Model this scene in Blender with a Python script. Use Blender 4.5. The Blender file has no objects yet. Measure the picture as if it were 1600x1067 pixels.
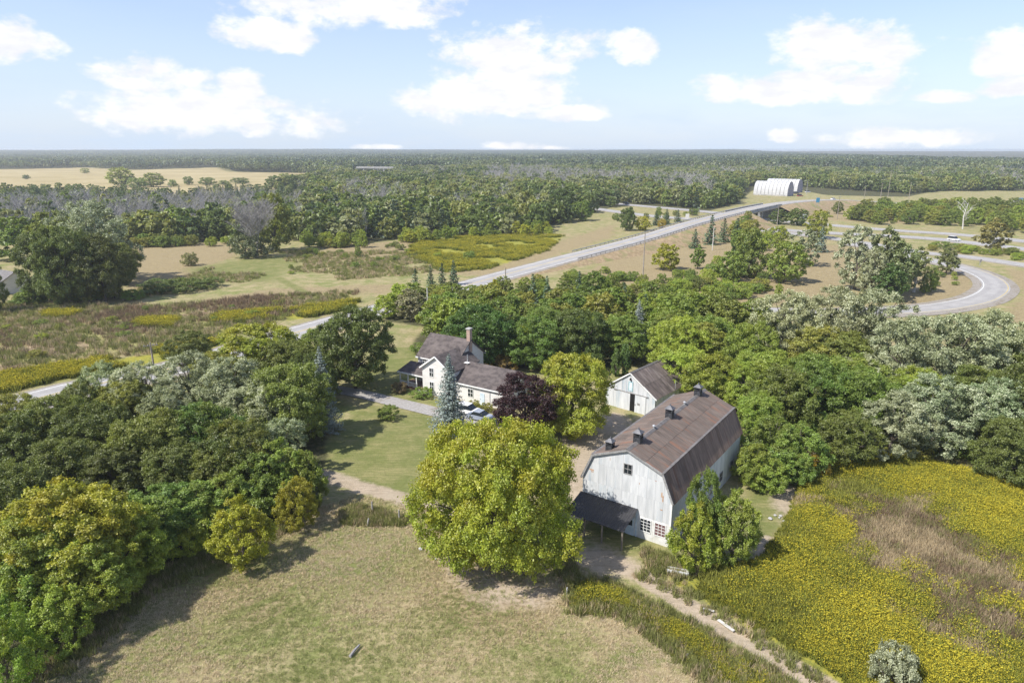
import bpy, math, random
import numpy as np
from mathutils import Vector, Matrix

# ------------------------------------------------------------------ camera, light, sky
sc = bpy.context.scene
COL = sc.collection
CAM_H, PITCH, F = 40.0, math.radians(15.7), 1067.0
cam = bpy.data.cameras.new('camera')
camo = bpy.data.objects.new('camera', cam); COL.objects.link(camo)
camo.location = (0, 0, CAM_H); camo.rotation_euler = (math.pi/2 - PITCH, 0, 0)
cam.sensor_width = 36; cam.lens = 36*F/1600
cam.clip_start = 0.5; cam.clip_end = 40000
sc.camera = camo
sc.view_settings.view_transform = 'Standard'; sc.view_settings.look = 'None'
sc.view_settings.exposure = 0.66; sc.view_settings.gamma = 1
sc.view_settings.use_curve_mapping = False
sc.cycles.use_denoising = True
sc.cycles.max_bounces = 8; sc.cycles.diffuse_bounces = 4; sc.cycles.transmission_bounces = 5
sc.cycles.volume_bounces = 1; sc.cycles.transparent_max_bounces = 8

SUN_EL = math.radians(50)
SHX, SHY = 0.88, 0.475                     # direction in which shadows fall
sun = bpy.data.lights.new('sun', 'SUN'); sun.energy = 4.2; sun.angle = math.radians(0.55); sun.color = (1, .955, .88)
suno = bpy.data.objects.new('sun', sun); COL.objects.link(suno)
sd = Vector((SHX*math.cos(SUN_EL), SHY*math.cos(SUN_EL), -math.sin(SUN_EL)))
suno.rotation_euler = sd.to_track_quat('-Z', 'Y').to_euler()
suno.location = (-60, -60, 90)

def G(px, py, z=0.0):
    u = (px-800)/F; v = (py-533.5)/F
    dx, dy, dz = u, math.cos(PITCH)-v*math.sin(PITCH), -math.sin(PITCH)-v*math.cos(PITCH)
    t = (z-CAM_H)/dz
    return (dx*t, dy*t)
def depth(x, y, z=0.0): return y*math.cos(PITCH)-(z-CAM_H)*math.sin(PITCH)
def ray_dir(px, py):
    u = (px-800)/F; v = (py-533.5)/F
    d = Vector((u, math.cos(PITCH)-v*math.sin(PITCH), -math.sin(PITCH)-v*math.cos(PITCH))); d.normalize(); return d

# --- node helper
class NT:
    def __init__(s, tree): s.t = tree; s.n = tree.nodes; s.l = tree.links
    def node(s, typ, **kw):
        n = s.n.new(typ)
        for k, v in kw.items(): setattr(n, k, v)
        return n
    def lk(s, a, b): s.l.new(a, b)
    def put(s, sock, v):
        if hasattr(v, 'is_output') or isinstance(v, bpy.types.NodeSocket): s.l.new(v, sock)
        else:
            if isinstance(v, (tuple, list)) and len(v) == 3 and sock.type == 'RGBA': v = (*v, 1)
            sock.default_value = v
    def math(s, op, a, b=0.0, c=0.0, clamp=False):
        n = s.node('ShaderNodeMath', operation=op, use_clamp=clamp)
        s.put(n.inputs[0], a); s.put(n.inputs[1], b); s.put(n.inputs[2], c); return n.outputs[0]
    def mix(s, f, a, b, blend='MIX'):
        n = s.node('ShaderNodeMix', data_type='RGBA', blend_type=blend)
        s.put(n.inputs[0], f); s.put(n.inputs[6], a); s.put(n.inputs[7], b); return n.outputs[2]
    def noise(s, vec, scale, detail=4.0, rough=.55, dist=0.0):
        n = s.node('ShaderNodeTexNoise'); s.put(n.inputs['Scale'], scale); n.inputs['Detail'].default_value = detail
        n.inputs['Roughness'].default_value = rough; n.inputs['Distortion'].default_value = dist
        if vec is not None: s.lk(vec, n.inputs['Vector'])
        return n.outputs[0]
    def smooth(s, x, lo, hi):
        n = s.node('ShaderNodeMapRange', interpolation_type='SMOOTHSTEP')
        s.put(n.inputs[0], x); n.inputs[1].default_value = lo; n.inputs[2].default_value = hi; return n.outputs[0]
    def attr(s, name):
        n = s.node('ShaderNodeAttribute'); n.attribute_name = name; return n.outputs['Fac']
    def scalev(s, vec, v):
        n = s.node('ShaderNodeVectorMath', operation='MULTIPLY'); s.lk(vec, n.inputs[0]); n.inputs[1].default_value = v; return n.outputs[0]

# --- world: Nishita sky plus fair-weather cumulus given by bearing and elevation
W = bpy.data.worlds.new('World'); sc.world = W; W.use_nodes = True
nt = NT(W.node_tree); nt.n.clear()
SKY_STRENGTH = 0.12
sky = nt.node('ShaderNodeTexSky', sky_type='NISHITA'); sky.sun_disc = False
sky.sun_elevation = SUN_EL; sky.sun_rotation = math.atan2(-SHX, -SHY)
sky.altitude = 120; sky.air_density = 1.0; sky.dust_density = 0.6; sky.ozone_density = 1.6
tc = nt.node('ShaderNodeTexCoord'); DIR = tc.outputs['Generated']
sep = nt.node('ShaderNodeSeparateXYZ'); nt.lk(DIR, sep.inputs[0])
az = nt.math('ARCTAN2', sep.outputs[0], sep.outputs[1]); el = nt.math('ARCSINE', sep.outputs[2])
comb = nt.node('ShaderNodeCombineXYZ'); nt.lk(az, comb.inputs[0]); nt.lk(nt.math('MULTIPLY', el, 1.7), comb.inputs[1])
P2 = comb.outputs[0]
n1 = nt.noise(P2, 9, 7, .56, .25); n2 = nt.noise(P2, 30, 5, .6)
nz = nt.math('ADD', nt.math('SUBTRACT', n1, .5), nt.math('MULTIPLY', nt.math('SUBTRACT', n2, .5), .5))
CLOUDS = [  # px, py, half width, half height up, half height down
    (530, 5, 165, 45, 35), (410, 55, 85, 28, 22), (240, 118, 85, 30, 28), (340, 178, 190, 42, 34), (378, 140, 40, 26, 30),
    (812, 92, 130, 48, 40), (770, 150, 145, 52, 34), (985, 80, 42, 26, 20), (890, 178, 60, 16, 13), (700, 145, 70, 30, 30),
    (1320, 82, 125, 52, 28), (1210, 142, 125, 30, 22), (1340, 128, 90, 40, 30), (1570, 92, 60, 44, 32), (1580, 135, 60, 16, 14), (1690, 100, 70, 40, 30),
    (1400, 218, 115, 20, 14), (1222, 214, 28, 12, 10), (590, 231, 38, 6, 5), (810, 229, 55, 9, 8), (868, 232, 30, 6, 5), (1470, 152, 50, 12, 10),
    (-60, 60, 140, 50, 40), (1900, 60, 160, 60, 40), (-260, 150, 150, 40, 30)]
field = None
for (px, py, rw, ru, rd) in CLOUDS:
    d = ray_dir(px, py); a0 = math.atan2(d.x, d.y); e0 = math.asin(d.z); k = math.cos(a0)**2/F if abs(a0) < 1 else .3/F
    k2 = math.cos(a0)/F
    da = nt.math('DIVIDE', nt.math('SUBTRACT', az, a0), rw*k*1.08)
    de = nt.math('SUBTRACT', el, e0)
    up = nt.math('DIVIDE', nt.math('MAXIMUM', de, 0.0), ru*k2*1.1)
    dn = nt.math('DIVIDE', nt.math('MINIMUM', de, 0.0), rd*k2*1.1)
    r2 = nt.math('ADD', nt.math('MULTIPLY', da, da), nt.math('ADD', nt.math('MULTIPLY', up, up), nt.math('MULTIPLY', dn, dn)))
    f = nt.math('SUBTRACT', 1.0, r2)
    field = f if field is None else nt.math('MAXIMUM', field, f)
field = nt.math('MAXIMUM', field, -1.5)
loc = nt.smooth(nt.math('ADD', field, nt.math('MULTIPLY', nz, 3.5)), .02, .80)
# the rest of the sky carries the same scattered cloud
n3 = nt.noise(nt.scalev(DIR, (3.2, 3.2, 7.0)), 1.6, 7, .55, .2)
else_ = nt.math('MULTIPLY', nt.smooth(n3, .55, .68), nt.smooth(nt.math('ABSOLUTE', az), .75, .95))
else_ = nt.math('MAXIMUM', else_, nt.math('MULTIPLY', nt.smooth(n3, .55, .68), nt.smooth(el, .24, .34)))
else_ = nt.math('MULTIPLY', else_, nt.smooth(el, .02, .1))
cover = nt.math('MAXIMUM', loc, else_)
soft = nt.smooth(nt.noise(nt.scalev(P2, (1, 2.2, 1)), 5, 6, .6), .38, .75)
haze_el = nt.math('MAXIMUM', nt.math('SUBTRACT', 1.0, nt.math('DIVIDE', nt.math('ABSOLUTE', el), .30)), 0.0)
veil = nt.math('ADD', nt.math('MULTIPLY', nt.math('POWER', haze_el, 1.15), .80), nt.math('MULTIPLY', soft, .16), clamp=True)
shade = nt.smooth(nt.noise(nt.scalev(P2, (1, 1.5, 1)), 16, 5, .6), .3, .7)
ccol = nt.mix(shade, (4.9, 4.95, 5.2), (6.0, 6.0, 6.05))
skc = nt.mix(1.0, sky.outputs[0], (1.0, .93, 1.0), 'MULTIPLY')
skc = nt.mix(veil, skc, (3.5, 4.25, 5.3))
bgc = nt.mix(nt.math('MULTIPLY', cover, .97), skc, ccol)
bg = nt.node('ShaderNodeBackground'); nt.lk(bgc, bg.inputs[0]); bg.inputs[1].default_value = SKY_STRENGTH
wo = nt.node('ShaderNodeOutputWorld'); nt.lk(bg.outputs[0], wo.inputs[0])

HAZE_DENSITY = 0.00014

# ------------------------------------------------------------------ object helpers
rng = np.random.default_rng(11); random.seed(5)
def props(o, label=None, cat=None, group=None, kind=None):
    if label: o['label'] = label
    if cat: o['category'] = cat
    if group: o['group'] = group
    if kind: o['kind'] = kind
    return o
def thing(name, label, cat, loc=(0, 0, 0), rz=0.0, group=None):
    o = bpy.data.objects.new(name, None); COL.objects.link(o)
    o.location = loc; o.rotation_euler = (0, 0, rz); o.empty_display_size = .3
    return props(o, label, cat, group)
def link(name, me, parent=None, loc=None, rot=None):
    o = bpy.data.objects.new(name, me); COL.objects.link(o)
    if parent is not None: o.parent = parent
    if loc is not None: o.location = loc
    if rot is not None: o.rotation_euler = rot
    return o
def mesh_np(name, V, Fq, mat, attrs=None, tri=False):
    me = bpy.data.meshes.new(name); V = np.asarray(V, np.float32); Fq = np.asarray(Fq, np.int32)
    k = Fq.shape[1]
    me.vertices.add(len(V)); me.vertices.foreach_set('co', V.ravel())
    me.loops.add(Fq.size); me.loops.foreach_set('vertex_index', Fq.ravel())
    me.polygons.add(len(Fq)); me.polygons.foreach_set('loop_start', np.arange(0, Fq.size, k, dtype=np.int32))
    me.update(calc_edges=True)
    for n, (dom, arr) in (attrs or {}).items():
        a = me.attributes.new(n, 'FLOAT', dom); a.data.foreach_set('value', np.asarray(arr, np.float32))
    if mat: me.materials.append(mat)
    return me

class MB:
    def __init__(s): s.v = []; s.f = []
    def quad(s, *p):
        b = len(s.v); s.v += [tuple(q) for q in p]; s.f.append(tuple(range(b, b+len(p))))
    def box(s, x0, x1, y0, y1, z0, z1):
        b = len(s.v)
        s.v += [(x0,y0,z0),(x1,y0,z0),(x1,y1,z0),(x0,y1,z0),(x0,y0,z1),(x1,y0,z1),(x1,y1,z1),(x0,y1,z1)]
        s.f += [tuple(b+i for i in q) for q in ((0,3,2,1),(4,5,6,7),(0,1,5,4),(1,2,6,5),(2,3,7,6),(3,0,4,7))]
        return s
    def beam(s, p, q, w, h=None, up=(0, 0, 1)):
        h = h or w; p = Vector(p); q = Vector(q); d = (q-p).normalized(); u = Vector(up)
        if abs(d.dot(u)) > .98: u = Vector((0, 1, 0))
        a = d.cross(u).normalized()*w/2; c = a.cross(d).normalized()*h/2
        b = len(s.v)
        for e in (p, q): s.v += [tuple(e-a-c), tuple(e+a-c), tuple(e+a+c), tuple(e-a+c)]
        s.f += [tuple(b+i for i in t) for t in ((0,1,2,3),(7,6,5,4),(0,4,5,1),(1,5,6,2),(2,6,7,3),(3,7,4,0))]
        return s
    def tube(s, pts, rad, n=6):
        b = len(s.v); m = len(pts)
        for i, p in enumerate(pts):
            p = Vector(p); d = (Vector(pts[min(i+1, m-1)])-Vector(pts[max(i-1, 0)])).normalized()
            a = d.cross(Vector((0, 0, 1)) if abs(d.z) < .9 else Vector((1, 0, 0))).normalized(); c = d.cross(a)
            for k in range(n):
                t = 2*math.pi*k/n; s.v.append(tuple(p+(a*math.cos(t)+c*math.sin(t))*rad[i]))
        for i in range(m-1):
            for k in range(n):
                s.f.append((b+i*n+k, b+i*n+(k+1) % n, b+(i+1)*n+(k+1) % n, b+(i+1)*n+k))
        s.f.append(tuple(b+k for k in range(n))[::-1]); s.f.append(tuple(b+(m-1)*n+k for k in range(n)))
        return s
    def prism(s, poly, axis, a0, a1):      # poly of 2-D points extruded along axis ('x','y','z')
        def P(p, a): return {'x': (a, p[0], p[1]), 'y': (p[0], a, p[1]), 'z': (p[0], p[1], a)}[axis]
        b = len(s.v); n = len(poly)
        s.v += [P(p, a0) for p in poly]+[P(p, a1) for p in poly]
        s.f.append(tuple(range(b, b+n))); s.f.append(tuple(range(b+n, b+2*n))[::-1])
        for i in range(n): s.f.append((b+i, b+n+i, b+n+(i+1) % n, b+(i+1) % n))
        return s
    def lathe(s, prof, n=12, c=(0, 0, 0)):
        b = len(s.v)
        for r, z in prof:
            for k in range(n):
                t = 2*math.pi*k/n; s.v.append((c[0]+r*math.cos(t), c[1]+r*math.sin(t), c[2]+z))
        for i in range(len(prof)-1):
            for k in range(n): s.f.append((b+i*n+k, b+i*n+(k+1) % n, b+(i+1)*n+(k+1) % n, b+(i+1)*n+k))
        s.f.append(tuple(b+k for k in range(n))[::-1]); s.f.append(tuple(b+(len(prof)-1)*n+k for k in range(n)))
        return s
    def mesh(s, name, mat):
        me = bpy.data.meshes.new(name); me.from_pydata(s.v, [], s.f); me.update()
        import bmesh
        bm = bmesh.new(); bm.from_mesh(me); bmesh.ops.recalc_face_normals(bm, faces=bm.faces); bm.to_mesh(me); bm.free()
        if mat: me.materials.append(mat)
        return me
    def build(s, name, mat, parent=None, **kw): return link(name, s.mesh(name, mat), parent, **kw)

# ------------------------------------------------------------------ materials
def new_mat(name):
    m = bpy.data.materials.new(name); m.use_nodes = True; t = NT(m.node_tree); t.n.clear()
    out = t.node('ShaderNodeOutputMaterial'); return m, t, out
def surf(name, c1, c2, scale=2.0, rough=.8, stretch=(1, 1, 1), c3=None, s3=.3, rnd=0.0, bump=.0, bscale=20, lo=.35, hi=.65, metal=0.0, lo3=.5, hi3=.7):
    m, t, out = new_mat(name)
    co = t.node('ShaderNodeTexCoord').outputs['Object']; oi = t.node('ShaderNodeObjectInfo')
    off = t.node('ShaderNodeVectorMath', operation='ADD'); t.lk(t.scalev(co, stretch), off.inputs[0])
    cm = t.node('ShaderNodeCombineXYZ'); t.lk(t.math('MULTIPLY', oi.outputs['Random'], 37.0 if rnd else 0.0), cm.inputs[0]); t.lk(cm.outputs[0], off.inputs[1])
    co2 = off.outputs[0]
    c = t.mix(t.smooth(t.noise(co2, scale, 6, .62), lo, hi), c1, c2)
    if c3: c = t.mix(t.smooth(t.noise(co2, s3, 5, .6, .3), lo3, hi3), c, c3)
    if rnd:
        f = t.math('ADD', t.math('MULTIPLY', oi.outputs['Random'], 2*rnd), 1-rnd)
        c = t.mix(1.0, c, f, 'MULTIPLY')
    b = t.node('ShaderNodeBsdfPrincipled'); t.lk(c, b.inputs['Base Color']); b.inputs['Roughness'].default_value = rough; b.inputs['Metallic'].default_value = metal
    b.inputs['Specular IOR Level'].default_value = .3
    if bump:
        bn = t.node('ShaderNodeBump'); bn.inputs['Strength'].default_value = bump; bn.inputs['Distance'].default_value = .05
        t.lk(t.noise(co2, bscale, 4, .6), bn.inputs['Height']); t.lk(bn.outputs[0], b.inputs['Normal'])
    t.lk(b.outputs[0], out.inputs[0]); return m
def glass_mat(name, col=(.02, .025, .03)):
    m, t, out = new_mat(name); b = t.node('ShaderNodeBsdfPrincipled'); b.inputs['Base Color'].default_value = (*col, 1)
    b.inputs['Roughness'].default_value = .08; b.inputs['Specular IOR Level'].default_value = .6; t.lk(b.outputs[0], out.inputs[0]); return m

def leaf_mat(name, silver=False, transl=.3, tint=None):
    m, t, out = new_mat(name)
    oi = t.node('ShaderNodeObjectInfo'); tone = t.attr('tone'); turn = t.attr('turn')
    if tint:
        q = t.node('ShaderNodeRGB'); q.outputs[0].default_value = (*tint[:3], 1); c = q.outputs[0]
    else: c = oi.outputs['Color']
    f = t.math('ADD', t.math('MULTIPLY', tone, .85), .55)
    f = t.math('MULTIPLY', f, t.math('ADD', t.math('MULTIPLY', oi.outputs['Random'], .26), .87))
    c = t.mix(1.0, c, f, 'MULTIPLY')
    if silver:
        c = t.mix(t.math('MULTIPLY', t.smooth(tone, .3, .9), .8), c, (.58, .60, .42))
    else:
        c = t.mix(t.math('MULTIPLY', turn, tint[3] if tint else oi.outputs['Alpha']), c, (.44, .36, .03))
    d = t.node('ShaderNodeBsdfDiffuse'); t.lk(c, d.inputs[0])
    tr = t.node('ShaderNodeBsdfTranslucent'); t.lk(t.mix(1.0, c, (1.2, 1.22, .7), 'MULTIPLY'), tr.inputs[0])
    mx = t.node('ShaderNodeMixShader'); mx.inputs[0].default_value = transl+.04; t.lk(d.outputs[0], mx.inputs[1]); t.lk(tr.outputs[0], mx.inputs[2])
    g = t.node('ShaderNodeBsdfGlossy'); g.inputs['Roughness'].default_value = .5; g.inputs[0].default_value = (1, 1, 1, 1)
    m2 = t.node('ShaderNodeMixShader'); m2.inputs[0].default_value = .035; t.lk(mx.outputs[0], m2.inputs[1]); t.lk(g.outputs[0], m2.inputs[2])
    t.lk(m2.outputs[0], out.inputs[0]); return m
M_LEAF = leaf_mat('leaf'); M_SILVER = leaf_mat('silver_leaf', True, .2); M_NEEDLE = leaf_mat('needle', False, .12)
M_BARK = surf('bark', (.075, .06, .045), (.14, .12, .10), 6, .9, (1, 1, .25), bump=.5)
M_GREYWOOD = surf('grey_dead_wood', (.26, .245, .235), (.42, .40, .385), 3, .9, rnd=.2)
M_WHITEBARK = surf('pale_bark', (.42, .40, .36), (.60, .58, .54), 3, .85)

# ------------------------------------------------------------------ foliage prototypes
def unit(a): return a/np.maximum(np.linalg.norm(a, axis=-1, keepdims=True), 1e-9)
def cards(r, pos, nrm, size, asp=.62):
    n = len(pos); h = unit(r.normal(size=(n, 3))); t = unit(np.cross(nrm, h)); b = np.cross(nrm, t)
    s = (size*(.65+.7*r.random(n)))[:, None]
    bend = nrm*s*.12
    v = np.stack([pos-t*s*.5-bend, pos-b*s*.5*asp, pos+t*s*.5-bend, pos+b*s*.5*asp], 1)
    return v.reshape(-1, 3), np.arange(4*n).reshape(n, 4)
def spread(r, fn, n, k=8):
    pts = [fn()]
    for _ in range(n-1):
        c = np.array([fn() for _ in range(k)]); d = np.linalg.norm(c[:, None]-np.array(pts)[None], axis=2).min(1)
        pts.append(c[d.argmax()])
    return np.array(pts)
def crown(name, seed, H, R, hb, ncl, nleaf, size, rc=(.2, .32), mat=None, squash=.8, top=1.0, lobes=3, turnbias=0.0, elong=1.0, droop=0.0, irregular=.22):
    """Returns (crown mesh, trunk mesh): leafy masses set round the limbs, with open gaps between them."""
    r = np.random.default_rng(seed); zc = (H+hb)/2; rz = (H-hb)/2
    ph = r.random(6)*6.28
    def env(d):   # lobed, irregular envelope
        a = math.atan2(d[1], d[0]); q = 1+irregular*(math.sin(lobes*a+ph[0]+2*d[2])*.6+math.sin((lobes+2)*a+ph[1]-3*d[2])*.4+math.sin(4*d[2]+ph[2])*.3)
        w = 1-max(0, d[2])**2*(1-top)
        w *= 1+.42*max(0.0, -d[2])
        return np.array([d[0]*R*q*w, d[1]*R*q*w, d[2]*rz*(.9+.1*q)])
    def fn():
        d = unit(r.normal(size=3)+np.array([0, 0, .12])); return env(d)*(.62+.3*r.random()**.6)+np.array([0, 0, zc])
    C = spread(r, fn, ncl)
    nin = max(3, ncl//4); inner = np.array([env(unit(r.normal(size=3)))*r.random()*.45+np.array([0, 0, zc]) for _ in range(nin)])
    Call = np.vstack([C, inner]); rad = R*(rc[0]+(rc[1]-rc[0])*r.random(len(Call)))
    Call = np.vstack([C, inner]); rad = R*(rc[0]+(rc[1]-rc[0])*r.random(len(Call)))
    wgt = rad**2; wgt[ncl:] *= .55; idx = r.choice(len(Call), nleaf, p=wgt/wgt.sum())
    out = unit(Call-np.array([0, 0, zc-rz*.25])); KS = 15     # leafy sprays fan out of every mass, outward and up
    SD = unit(r.normal(size=(len(Call), KS, 3))*.85+out[:, None]*.7+np.array([0, 0, .38])); SLn = .74+.34*r.random((len(Call), KS))
    ks = r.integers(0, KS, nleaf); d = SD[idx, ks]; u = (.30+.75*r.random(nleaf)**.75)*SLn[idx, ks]; rr = rad[idx]
    pos = Call[idx]+(d*u[:, None]+r.normal(size=(nleaf, 3))*.155*(1.25-.5*u)[:, None])*rr[:, None]*np.array([1, 1, squash*elong])
    pos[:, 2] -= droop*rr*r.random(nleaf)
    pos[:, 2] = np.maximum(pos[:, 2], .15+.5*r.random(nleaf))
    nrm = unit(d*.6+r.normal(size=(nleaf, 3))*.55+np.array([0, 0, .3]))
    V, Q = cards(r, pos, nrm, np.full(nleaf, size))
    ctone = r.random(len(Call)); tone = np.clip(ctone[idx]*.35+r.random((len(Call), KS))[idx, ks]*.3+r.random(nleaf)*.45-.05, 0, 1)
    cturn = r.random(len(Call)); hrel = (pos[:, 2]-hb)/(H-hb)
    turn = np.clip(cturn[idx]*.75+r.random(nleaf)*.55+hrel*.45-.62+turnbias, 0, 1)
    cm = mesh_np(name+'_crown', V, Q, mat or M_LEAF, {'tone': ('FACE', tone), 'turn': ('FACE', turn)})
    tb = MB(); tr = max(.12, H*.022)
    nt_ = 1 if R < .62*H else 3
    for k in range(nt_):
        ang = 6.28*k/3+ph[3]; ox, oy = (0, 0) if nt_ == 1 else (math.cos(ang)*.5, math.sin(ang)*.5)
        tip = (ox*4+r.normal()*.3, oy*4+r.normal()*.3, hb+(H-hb)*.72)
        tb.tube([(ox, oy, -.15), (ox*1.2, oy*1.2, hb*.6+.3), (ox*2.2+r.normal()*.15, oy*2.2, hb+(H-hb)*.32), tip], [tr*1.25, tr, tr*.7, tr*.22], 7)
    for i in r.choice(ncl, min(ncl, 10), replace=False):
        e = C[i]; z0 = hb+(e[2]-hb)*.42
        tb.tube([(0, 0, max(.4, z0)), tuple(e*np.array([.5, .5, 0])+np.array([0, 0, (z0+e[2])/2+.2])), tuple(e)], [tr*.5, tr*.33, tr*.12], 5)
    return cm, tb.mesh(name+'_trunk', M_BARK)

def spruce(name, seed, H, R, tiers, per, ncard, size, mat=None):
    r = np.random.default_rng(seed); P, N, T, TU = [], [], [], []
    for k in range(tiers):
        u = (k+.35)/tiers; z = .25+u*(H*.97-.25); L = R*(1-u)**.85*(.86+.3*r.random())+.12
        nb = max(4, int(per*(1-u*.55))); a0 = r.random()*6.28
        for j in range(nb):
            a = a0+6.283*(j+.35*r.normal())/nb; l = L*(.62+.55*r.random()); dirv = np.array([math.cos(a), math.sin(a), 0]); n = max(4, int(ncard*l/R+2))
            s = r.random(n)**.7; side = np.array([-dirv[1], dirv[0], 0]); w = (1-s*.75)*l*.28
            p = dirv[None]*(s*l)[:, None]+side[None]*(w*r.normal(size=n)*.75)[:, None]
            zz = z-.22*s*l+.12*(s**2)*l*1.2-.12*np.abs(r.normal(size=n))*l*.45
            p[:, 2] = zz; P.append(p); N.append(unit(np.array([0, 0, .75])+dirv*.35+r.normal(size=(n, 3))*.5)); T.append(np.clip(.25+s*.45+.3*r.normal(size=n)+.12*r.normal(), 0, 1))
    P = np.vstack(P); N = np.vstack(N); T = np.concatenate(T); P[:, 2] = np.maximum(P[:, 2], .1)
    V, Q = cards(r, P, N, np.full(len(P), size), .5)
    cm = mesh_np(name+'_crown', V, Q, mat or M_NEEDLE, {'tone': ('FACE', T), 'turn': ('FACE', T*0)})
    tm = MB().tube([(0, 0, -.15), (0, 0, H*.5), (0, 0, H*.985)], [H*.018, H*.011, .015], 7).mesh(name+'_trunk', M_BARK)
    return cm, tm

def bare(name, seed, H, R, mat, lv=3, nb=7, r0=None, upright=.55, twig=.03, forks=1):
    r = random.Random(seed); tb = MB(); tw = MB()
    def grow(p, d, L, rad, level):
        q = p+d*L*.5+Vector((r.gauss(0, .04), r.gauss(0, .04), 0))*L; d2 = (d+Vector((r.gauss(0, .18), r.gauss(0, .18), .08))).normalized(); e = q+d2*L*.5
        (tb if level == 0 else tw).tube([p, q, e], [rad, rad*.75, max(twig*.6, rad*.4)], 5 if level == 0 else 3)
        if level >= lv: return
        n = nb if level == 0 else max(3, nb-2)
        for k in range(n):
            f = (.28 if level == 0 else .15)+(.72 if level == 0 else .85)*(k+r.random())/n; b = p.lerp(q, f*2) if f < .5 else q.lerp(e, f*2-1)
            a = r.random()*6.283; out = Vector((math.cos(a), math.sin(a), 0)); dd = (d*upright+out*(.75 if level == 0 else .6)+Vector((0, 0, .12))).normalized()
            grow(b, dd, L*(.52 if level == 0 else .5)*(1.15-.5*f)*(.8+.4*r.random())*(R/(.33*H) if level == 0 else 1), max(twig, rad*.42*(1-f*.5)), level+1)
    for k in range(forks):
        a = 6.283*k/forks+.4; lean = Vector((math.cos(a), math.sin(a), 0))*(.0 if forks == 1 else .42)
        grow(Vector((0, 0, -.1)), (Vector((0, 0, 1))+lean).normalized(), H*.93, r0 or H*.014, 0)
    return tw.mesh(name+'_branches', mat), tb.mesh(name+'_trunk', mat)

PROTO = {}
PROTO['broad'] = [(crown('broad', 3, 12, 9, .7, 185, 165000, .225, (.14, .21), turnbias=.05), 12, 9)]
PROTO['round'] = [(crown('round', 20+i, 12, 5.2, (.7, .4, .8)[i], 96, 66000, .225, (.18, .28), irregular=.2), 12, 5.2) for i in range(3)]
PROTO['silver'] = [(crown('silver', 30+i, 14, 5.6, 1.0, 90, 46000, .23, (.14, .26), M_SILVER, squash=.7, elong=1.25, irregular=.3, top=.8), 14, 5.6) for i in range(2)]
PROTO['bush'] = [(crown('bush', 40+i, 3, 2.3, .05, 34, 9000, .17, (.2, .36), squash=.85), 3, 2.3) for i in range(2)]
PROTO['silver_bush'] = [(crown('silver_bush', 43, 3, 2.3, .05, 40, 11000, .16, (.2, .34), M_SILVER, squash=.85, irregular=.12), 3, 2.3)]
PROTO['sapling'] = [(crown('sapling', 45+i, 7, 2.9, .3, 54, 30000, .165, (.19, .32), squash=.9, irregular=.24, top=.75), 7, 2.9) for i in range(2)]
PROTO['mid'] = [(crown('mid', 50+i, 12, 4.8, .1, 60, 9500, .52, (.2, .32), irregular=.28), 12, 4.8) for i in range(4)]
PROTO['mid_silver'] = [(crown('mid_silver', 57, 13, 4.6, .8, 50, 9000, .48, (.16, .3), M_SILVER, elong=1.2, irregular=.3), 13, 4.6)]
PROTO['slender'] = [(crown('slender', 58+i, 13, 3.0, 1.0, 46, 8000, .45, (.22, .36), elong=1.35, irregular=.3, top=.6), 13, 3.0) for i in range(2)]
PROTO['column'] = [(crown('column', 61, 9, 1.2, .1, 40, 6000, .3, (.4, .6), elong=1.6, irregular=.08, top=.35), 9, 1.2)]
PROTO['spruce'] = [(spruce('spruce', 70, 13, 3.4, 36, 17, 44, .30), 13, 3.2)]
PROTO['mid_spruce'] = [(spruce('mid_spruce', 71+i, 11, 2.9, 17, 9, 10, .8), 11, 2.9) for i in range(2)]
PROTO['bare'] = [(bare('bare', 80+i, 13, 3.4, M_GREYWOOD, 2, 11, .16, .75, .045), 13, 3.4) for i in range(4)]
PROTO['spreading_bare'] = [(bare('spreading_bare', 90, 13, 6.5, M_GREYWOOD, 3, 11, .28, .38, .036, 4), 13, 7)]
PROTO['white_bare'] = [(bare('white_bare', 93, 13, 4.5, M_WHITEBARK, 2, 7, .3, .6, .07), 13, 4.5)]

# tint: RGB is the summer leaf colour, alpha how far the leaves have turned
DK = (.088, .112, .026, .06); DK2 = (.118, .148, .031, .12); GR = (.125, .182, .034, .16); GR2 = (.155, .212, .034, .22)
LG = (.205, .262, .038, .25); YG = (.165, .215, .022, .72); YL = (.36, .385, .030, .5); OL = (.175, .19, .042, .35); OR = (.42, .32, .04, .9)
SV = (.20, .225, .11, 0); BS = (.165, .20, .185, 0); SP = (.055, .088, .044, 0); PU = (.052, .021, .023, 0); GY = (.15, .15, .11, 0)

# country road centre line (x, y, z)
def chain(pts, step=3.0):
    P = np.array(pts, float); Q = [P[0]]
    Pe = np.vstack([2*P[0]-P[1], P, 2*P[-1]-P[-2]])
    for i in range(1, len(Pe)-2):
        a, b, c, d = Pe[i-1:i+3]; n = max(2, int(np.linalg.norm(c-b)/step))
        for k in range(1, n+1):
            t = k/n; Q.append(.5*((2*b)+(c-a)*t+(2*a-5*b+4*c-d)*t*t+(3*b-a-3*c+d)*t**3))
    return np.array(Q)
def GZ(px, py, z): return (*G(px, py, z), z)
COUNTRY = chain([(-130, 50, 0), (-100, 82, 0), GZ(40, 628, 0), GZ(110, 610, 0), GZ(300, 568, 0), GZ(470, 518, 0), GZ(755, 439, .1), GZ(870, 408, 1.2),
                 GZ(1000, 374, 3.4), GZ(1090, 347, 6.0), GZ(1190, 323, 7.0), GZ(1250, 314.5, 6.0), GZ(1310, 312.5, 3.6), GZ(1380, 316, 1.2), GZ(1440, 320, .2), GZ(1560, 326, 0)])
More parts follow.
